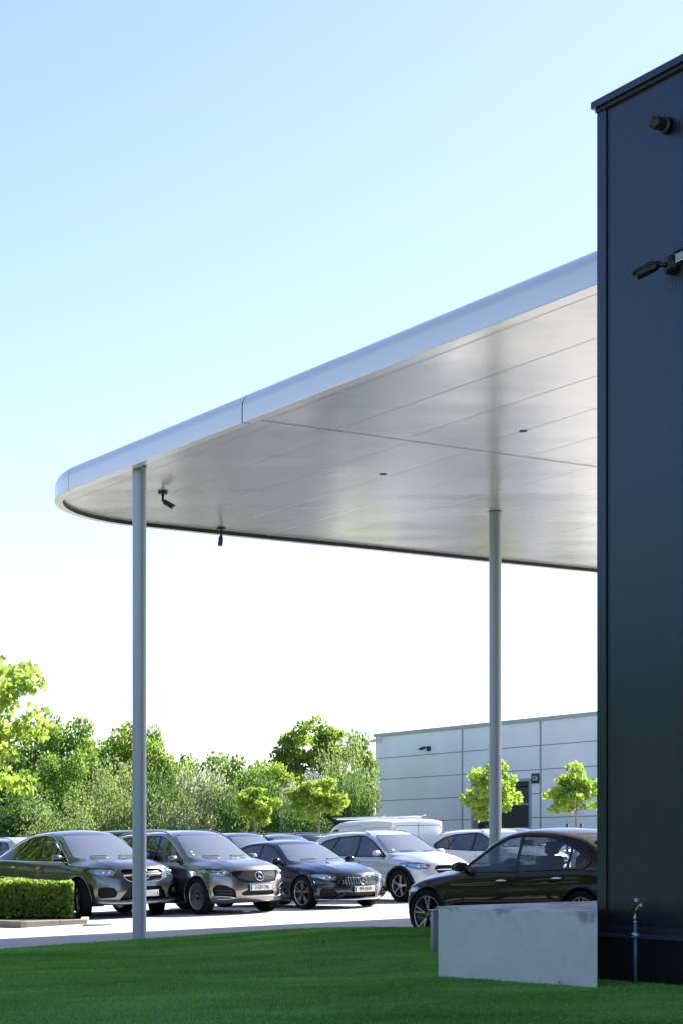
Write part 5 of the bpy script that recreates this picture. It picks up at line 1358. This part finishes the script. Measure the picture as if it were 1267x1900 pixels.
def put(t, x, y, s=1., rz=0., z=None, sx=1.):
    t.location = (x, y, ground_z(x, y) if z is None else z); t.scale = (s*sx, s*sx, s); t.rotation_euler = (0, 0, rz); return t

# --- far growth behind the lot: protos, then copies (each copy a tree of its own)
PR = {
 'ash':  make_tree('x', 'tree', 9., 2.6, 2.6, 1.2, mid, 9000, .27, 46, .30, .14, seed=3, name='broadleaf_tree'),
 'airy': make_tree('x', 'tree', 9., 2.1, 2.1, 1.8, gold, 5200, .25, 36, .28, .10, seed=5, name='broadleaf_tree', ragged=.4),
 'pop':  make_tree('x', 'tree', 9., 1.9, 1.9, .6, gold, 7500, .22, 64, .20, .13, seed=8, name='poplar_tree', droop=-.5, ragged=.5, conic=.45),
 'bush': make_tree('x', 'shrub', 5., 2.7, 2.7, -.3, deep, 8000, .20, 36, .34, .08, seed=12, name='large_shrub', limbs=False),
 'palebush': make_tree('x', 'shrub', 5., 2.6, 2.6, -.2, pale, 9000, .17, 40, .32, .08, seed=14, name='large_shrub', limbs=False),
 'blossom': make_tree('x', 'shrub', 5., 2.6, 2.6, -.1, blos, 9000, .17, 40, .32, .08, seed=17, name='blossoming_shrub', limbs=False),
 'white': make_tree('x', 'shrub', 5., 2.4, 2.4, -.1, leafmat('white_blossom', (.10,.16,.06), (.85,.85,.80), .25, .03), 9000, .12, 40, .24, .08, seed=19, name='blossoming_shrub', limbs=False, ragged=.5),
}
PH = {'ash': 9., 'airy': 9., 'pop': 9., 'bush': 5., 'palebush': 5., 'blossom': 5., 'white': 5.}
children_map()
used = set()
def stand(kind, px, ptop, width_px, Y, lb, gr, rz=None):
    src = PR[kind]; t = src if kind not in used else copy_tree(src); used.add(kind)
    x = (px-CX)/FPX*Y; gz = ground_z(x, Y); h = CAMZ+(HY-ptop)/FPX*Y-gz
    base_r = {'ash': 2.6, 'airy': 2.1, 'pop': 1.9}.get(kind, 2.6); s = h/PH[kind]; wr_ = width_px/2/FPX*Y/base_r
    t.location = (x, Y, gz-.1); t.scale = (wr_, wr_, s*1.10); t.rotation_euler = (0, 0, rng.random()*6.28 if rz is None else rz)
    t['label'] = lb; t['group'] = gr; return t
GB = 'trees and shrubs beyond the lot'
spec = [
 ('ash', 60, 1352, 90, 90, 'mid green tree just right of the lime maple at the left edge'),
 ('ash', 140, 1336, 100, 88, 'full green tree second from the left in the far tree line'),
 ('airy', 208, 1326, 86, 90, 'loose light tree with sky through its crown, left of the left column'),
 ('ash', 258, 1352, 60, 92, 'green tree crown half hidden behind the left column'),
 ('airy', 305, 1356, 84, 88, 'light layered tree just right of the left column'),
 ('ash', 20, 1400, 90, 86, 'green tree behind the lime maple at the left edge'),
 ('ash', 105, 1400, 90, 83, 'lower green tree in front of the far tree line at left'),
 ('palebush', 180, 1428, 120, 84, 'grey green shrub below the loose light tree'),
 ('palebush', 235, 1440, 100, 81, 'pale shrub beside the left column above the car roofs'),
 ('bush', 40, 1470, 120, 80, 'dark green shrub at the far left above the slate grey car'),
 ('palebush', 120, 1485, 110, 78, 'pale feathery shrub above the slate grey car roof'),
 ('bush', 290, 1436, 90, 83, 'dark shrub just right of the left column'),
 ('blossom', 385, 1420, 130, 80, 'large pale blossoming shrub in the middle of the far growth'),
 ('palebush', 335, 1440, 100, 82, 'pale shrub left of the blossoming one'),
 ('ash', 350, 1414, 60, 90, 'low green treetop above the blossoming shrub'),
 ('ash', 432, 1402, 80, 90, 'green tree behind the blossoming shrub on its right'),
 ('airy', 492, 1400, 80, 88, 'light green tree left of the tall pair'),
 ('ash', 470, 1424, 90, 84, 'green tree behind the smaller lime street tree'),
 ('pop', 546, 1340, 112, 92, 'tall dark poplar, left one of the tall pair'),
 ('pop', 600, 1334, 118, 93, 'tall dark poplar, right one of the tall pair'),
 ('airy', 538, 1402, 70, 84, 'bright rounded tree in front of the tall pair'),
 ('white', 556, 1448, 62, 78, 'shrub covered in white blossom behind the larger lime street tree'),
 ('white', 592, 1424, 64, 82, 'white blossoming shrub below the right tall poplar'),
 ('bush', 500, 1452, 100, 80, 'dark shrub between the two lime street trees'),
 ('palebush', 646, 1388, 92, 86, 'grey green bushy tree left of the warehouse corner'),
 ('ash', 672, 1362, 46, 94, 'green treetop touching the warehouse corner'),
 ('bush', 622, 1440, 110, 80, 'dark shrub right of the larger lime street tree'),
 ('bush', 655, 1450, 70, 79, 'dark shrub against the warehouse corner'),
 ('bush', 430, 1462, 90, 78, 'dark shrub left of the smaller lime street tree'),
 ('bush', 560, 1480, 90, 77, 'low dark shrub under the white blossom'),
]
for (k, px, pt, wd, Y, lb) in spec: stand(k, px, pt, wd*1.18, Y, lb, GB)
# growth continuing out of the frame to the left (seen in glass and cladding)
side = [('ash', -62, 60, 8.5), ('bush', -50, 66, 5), ('ash', -40, 74, 9), ('bush', -30, 80, 5), ('ash', -26, 86, 8.6), ('ash', -66, 44, 8.2), ('bush', -60, 52, 5), ('ash', -64, 28, 8.8), ('bush', -58, 36, 5.4), ('ash', -60, 14, 8.), ('bush', -56, 20, 5),
        ('pop', -50, 60, 8.5), ('ash', -54, 2, 8.6), ('bush', -52, 8, 5), ('ash', -46, -10, 8.4), ('bush', -48, -2, 5), ('ash', -34, -20, 8.8), ('bush', -28, -18, 5), ('ash', -20, -26, 8.), ('palebush', -44, 70, 5), ('ash', -55, 52, 8), ('ash', -12, -30, 8.6), ('bush', -40, -12, 5)]
for i, (k, x, y, h) in enumerate(side):
    t = copy_tree(PR[k]); s = 1.35*h/PH[k]; x = x*.62 if y < 58 else x-14; t.location = (x, y, ground_z(x, y)-.1); t.scale = (s*1.5, s*1.5, s); t.rotation_euler = (0,0,i*1.3)
    t['label'] = 'green tree or shrub of the belt continuing left outside the picture'; t['group'] = 'tree belt left of the lot'

for i, (x, y, H_) in enumerate([(-13.5, 29, 6.5), (-15, 36, 7.5), (-16.5, 43, 6.8), (-18, 51, 7.8), (-17, 22, 7.)]):
    t = copy_tree(PR['ash']); s = H_/9; t.location = (x, y, ground_z(x, y)-.1); t.scale = (s*1.3, s*1.3, s); t.rotation_euler = (0,0,i*1.7)
    t['label'] = 'sunlit green tree just outside the left edge, mirrored in the car windows'; t['group'] = 'trees beside the lot outside the left edge'
# low green cover on the bank behind the lot
def cover():
    N = 60000; px = -40+760*rng.random(N); Y = 66+12*rng.random(N)**1.2; x = (px-CX)/FPX*Y
    bank = .25+1.1*((Y-66)/12)**1.1+.35*np.sin(x*.9)*np.sin(Y*.7+x*.3)+.2*np.sin(x*2.3)
    gz = .02+.024*(np.clip(x, -12, 14)+3)+.008*(60-26.5); P = np.stack([x, Y, gz+np.maximum(0, bank)*rng.random(N)**.5+.05], 1)
    D = np.zeros((N, 3)); D[:, 2] = .9; D[:, 1] = -.3
    o = leaf_cloud('ground_cover', P, D, .13, gold, None, LEAF4, 0.); tag(o, 'rough light green undergrowth on the bank behind the parked cars', 'undergrowth', kind='stuff')
cover()

# --- young lime green street trees
GS = 'young lime green street trees in the lot'
def young(px, ptop, pbot, wd, Y, lb, seed, stakes=False):
    wd *= 1.12; x = (px-CX)/FPX*Y; gz = ground_z(x, Y); H = CAMZ+(HY-ptop)/FPX*Y-gz; z0 = CAMZ+(HY-pbot)/FPX*Y-gz; r = wd/2/FPX*Y
    t = make_tree(lb, 'tree', H, r*1.02, r*.95, z0, lime, 4200, .115, 44, .25, .055, LEAF5, .5, GS, seed, 'young_maple', pbark, ragged=.75, conic=.3)
    t.location = (x, Y, gz)
    if stakes:
        for s in (-1, 1): tag(MB().tube([(0,0,-.2), (0,0,1.75)], .05, 10).build('tree_stake', mat('stake_wood', (.09,.08,.07), .9), None, (x+s*.22, Y-.1, gz)), '%s wooden stake of the young tree %s' % ('left' if s < 0 else 'right', 'beside the C16 doorway' if px < 1000 else 'at the right before the dark hall'), 'stake', 'stakes of the young trees')
young(475, 1460, 1530, 62, 62, 'smaller slim lime green street tree in front of the far shrubs', 31)
young(590, 1444, 1525, 108, 60, 'broader lime green street tree in front of the white blossom', 32)
young(914, 1410, 1514, 118, 58, 'lime green street tree crossed by the right column before the doorway', 33, True)
young(1064, 1420, 1516, 100, 58, 'lime green street tree beside the dark hall, right of the C16 sign', 34, True)
# --- big maple cut by the left edge
t = make_tree('large lime green maple with hanging leaves cut by the left edge', 'tree', 6.0, 1.15, 1.3, 1.75, lime, 3300, .13, 50, .24, .09, LEAF5, .8, None, 44, 'maple_tree', ragged=.6)
Y = 37.; x = (-30-CX)/FPX*Y; t.location = (x, Y, ground_z(x, Y))

# --- clipped hedge in its kerbed bed
h0 = hit(140, 1709); h1 = hit(-70, 1712)
def hedge():
    p = hit(139, 1707); top = CAMZ+(HY-1638)/FPX*p.y-p.z
    ex = Vector((1, .03)).normalized(); ey = Vector((-.22, 1)).normalized(); L_, D_ = 4.2, 1.05
    org = p.to_2d()-ex*.05
    t = empty('clipped_hedge', (org.x, org.y, p.z), 0, 'clipped light green box hedge at the left edge before the slate grey car', 'hedge')
    N = 26000; rg = np.random.default_rng(5); u = rg.random(N); v = rg.random(N); w_ = rg.random(N); f = rg.choice(4, N, p=[.40,.34,.16,.10])
    skin = .10*rg.random(N)**1.5
    a = np.where(f == 2, skin, u*L_); b = np.where(f == 0, skin, np.where(f == 3, D_-skin, v*D_)); c = np.where(f == 1, top-skin, .06+w_*(top-.06))
    wob = .03*np.sin(a*4.1+c*5)+.025*np.sin(a*9+b*7); c = np.where(f == 1, c+wob, c); b = np.where(f == 0, b+wob, b)
    P = np.stack([-ex.x*a+ey.x*b, -ex.y*a+ey.y*b, c], 1)
    D = np.zeros((N, 3)); D[f == 0] = (0,-1,.3); D[f == 1] = (0,0,1); D[f == 2] = (1,0,.3); D[f == 3] = (0,1,.3)
    leaf_cloud('foliage', P, D, .055, leafmat('leaf_hedge', (.07,.17,.015), (.40,.56,.09), .5, .12), t, np.array([(0,0),(.42,.4),(.3,.85),(0,1.),(-.3,.85),(-.42,.4)]), 0., rg)
    # inner twig mass
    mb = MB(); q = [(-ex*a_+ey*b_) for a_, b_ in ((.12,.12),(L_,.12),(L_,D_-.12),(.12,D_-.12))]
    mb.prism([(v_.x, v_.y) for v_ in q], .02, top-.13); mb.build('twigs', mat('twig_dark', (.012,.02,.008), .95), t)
    # kerb stones of the bed
    kc = mat('kerb_stone', (.27,.24,.20), .85, var=.18, vscale=4, bump=.3, bscale=60)
    ka = hit(163, 1714); kb = hit(40, 1722); kc_ = hit(-90, 1718)
    pts = [ka.to_2d(), kb.to_2d(), kc_.to_2d()]
    bed = empty('kerbed_bed', (kb.x, kb.y, kb.z), 0, 'low beige concrete kerb round the hedge bed', 'kerb')
    def stone(a, b, nm='kerb_stone'):
        d = (b-a).normalized(); n = Vector((-d.y, d.x)); n = n if n.y > 0 else -n
        poly_ = [a+d*.004, b-d*.004, b-d*.004+n*.14, a+d*.004+n*.14]; o = wedge([((q-kb.to_2d()).x, (q-kb.to_2d()).y) for q in poly_], -.15, .115, .012).build(nm, kc, bed)
    mA = pts[1].lerp(pts[0], .58)
    stone(pts[1], mA); stone(mA, pts[0]); stone(pts[2], pts[1])
    back = pts[0]+ey*1.4; stone(pts[0]-Vector((.14, 0)), back)
    g = [(q-kb.to_2d()) for q in (pts[0]+ey*.1-ex*.1, pts[1]+ey*.12, pts[2]+ey*.12, pts[2]+ey*2, pts[0]+ey*1.4-ex*.1)]
    MB().prism([(q.x, q.y) for q in g], -.1, .06).build('soil', mat('soil', (.05,.04,.03), .95, var=.3, vscale=20), bed)
hedge()
# drain grate in the road by the kerb
p = hit(182, 1716.5); t = empty('drain_grate', (p.x, p.y, p.z+.004), R(5), 'cast iron drain grate in the road right of the hedge kerb', 'drain')
MB().box((-.25,-.25,-.02), (.25,.25,.002)).build('pit', gap_m, t)
mb = MB()
for i in range(9): mb.box((-.25+i*.055, -.25, .0025), (-.22+i*.055, .25, .008))
mb.build('bars', mat('cast_iron', (.12,.12,.12), .6, .4), t)
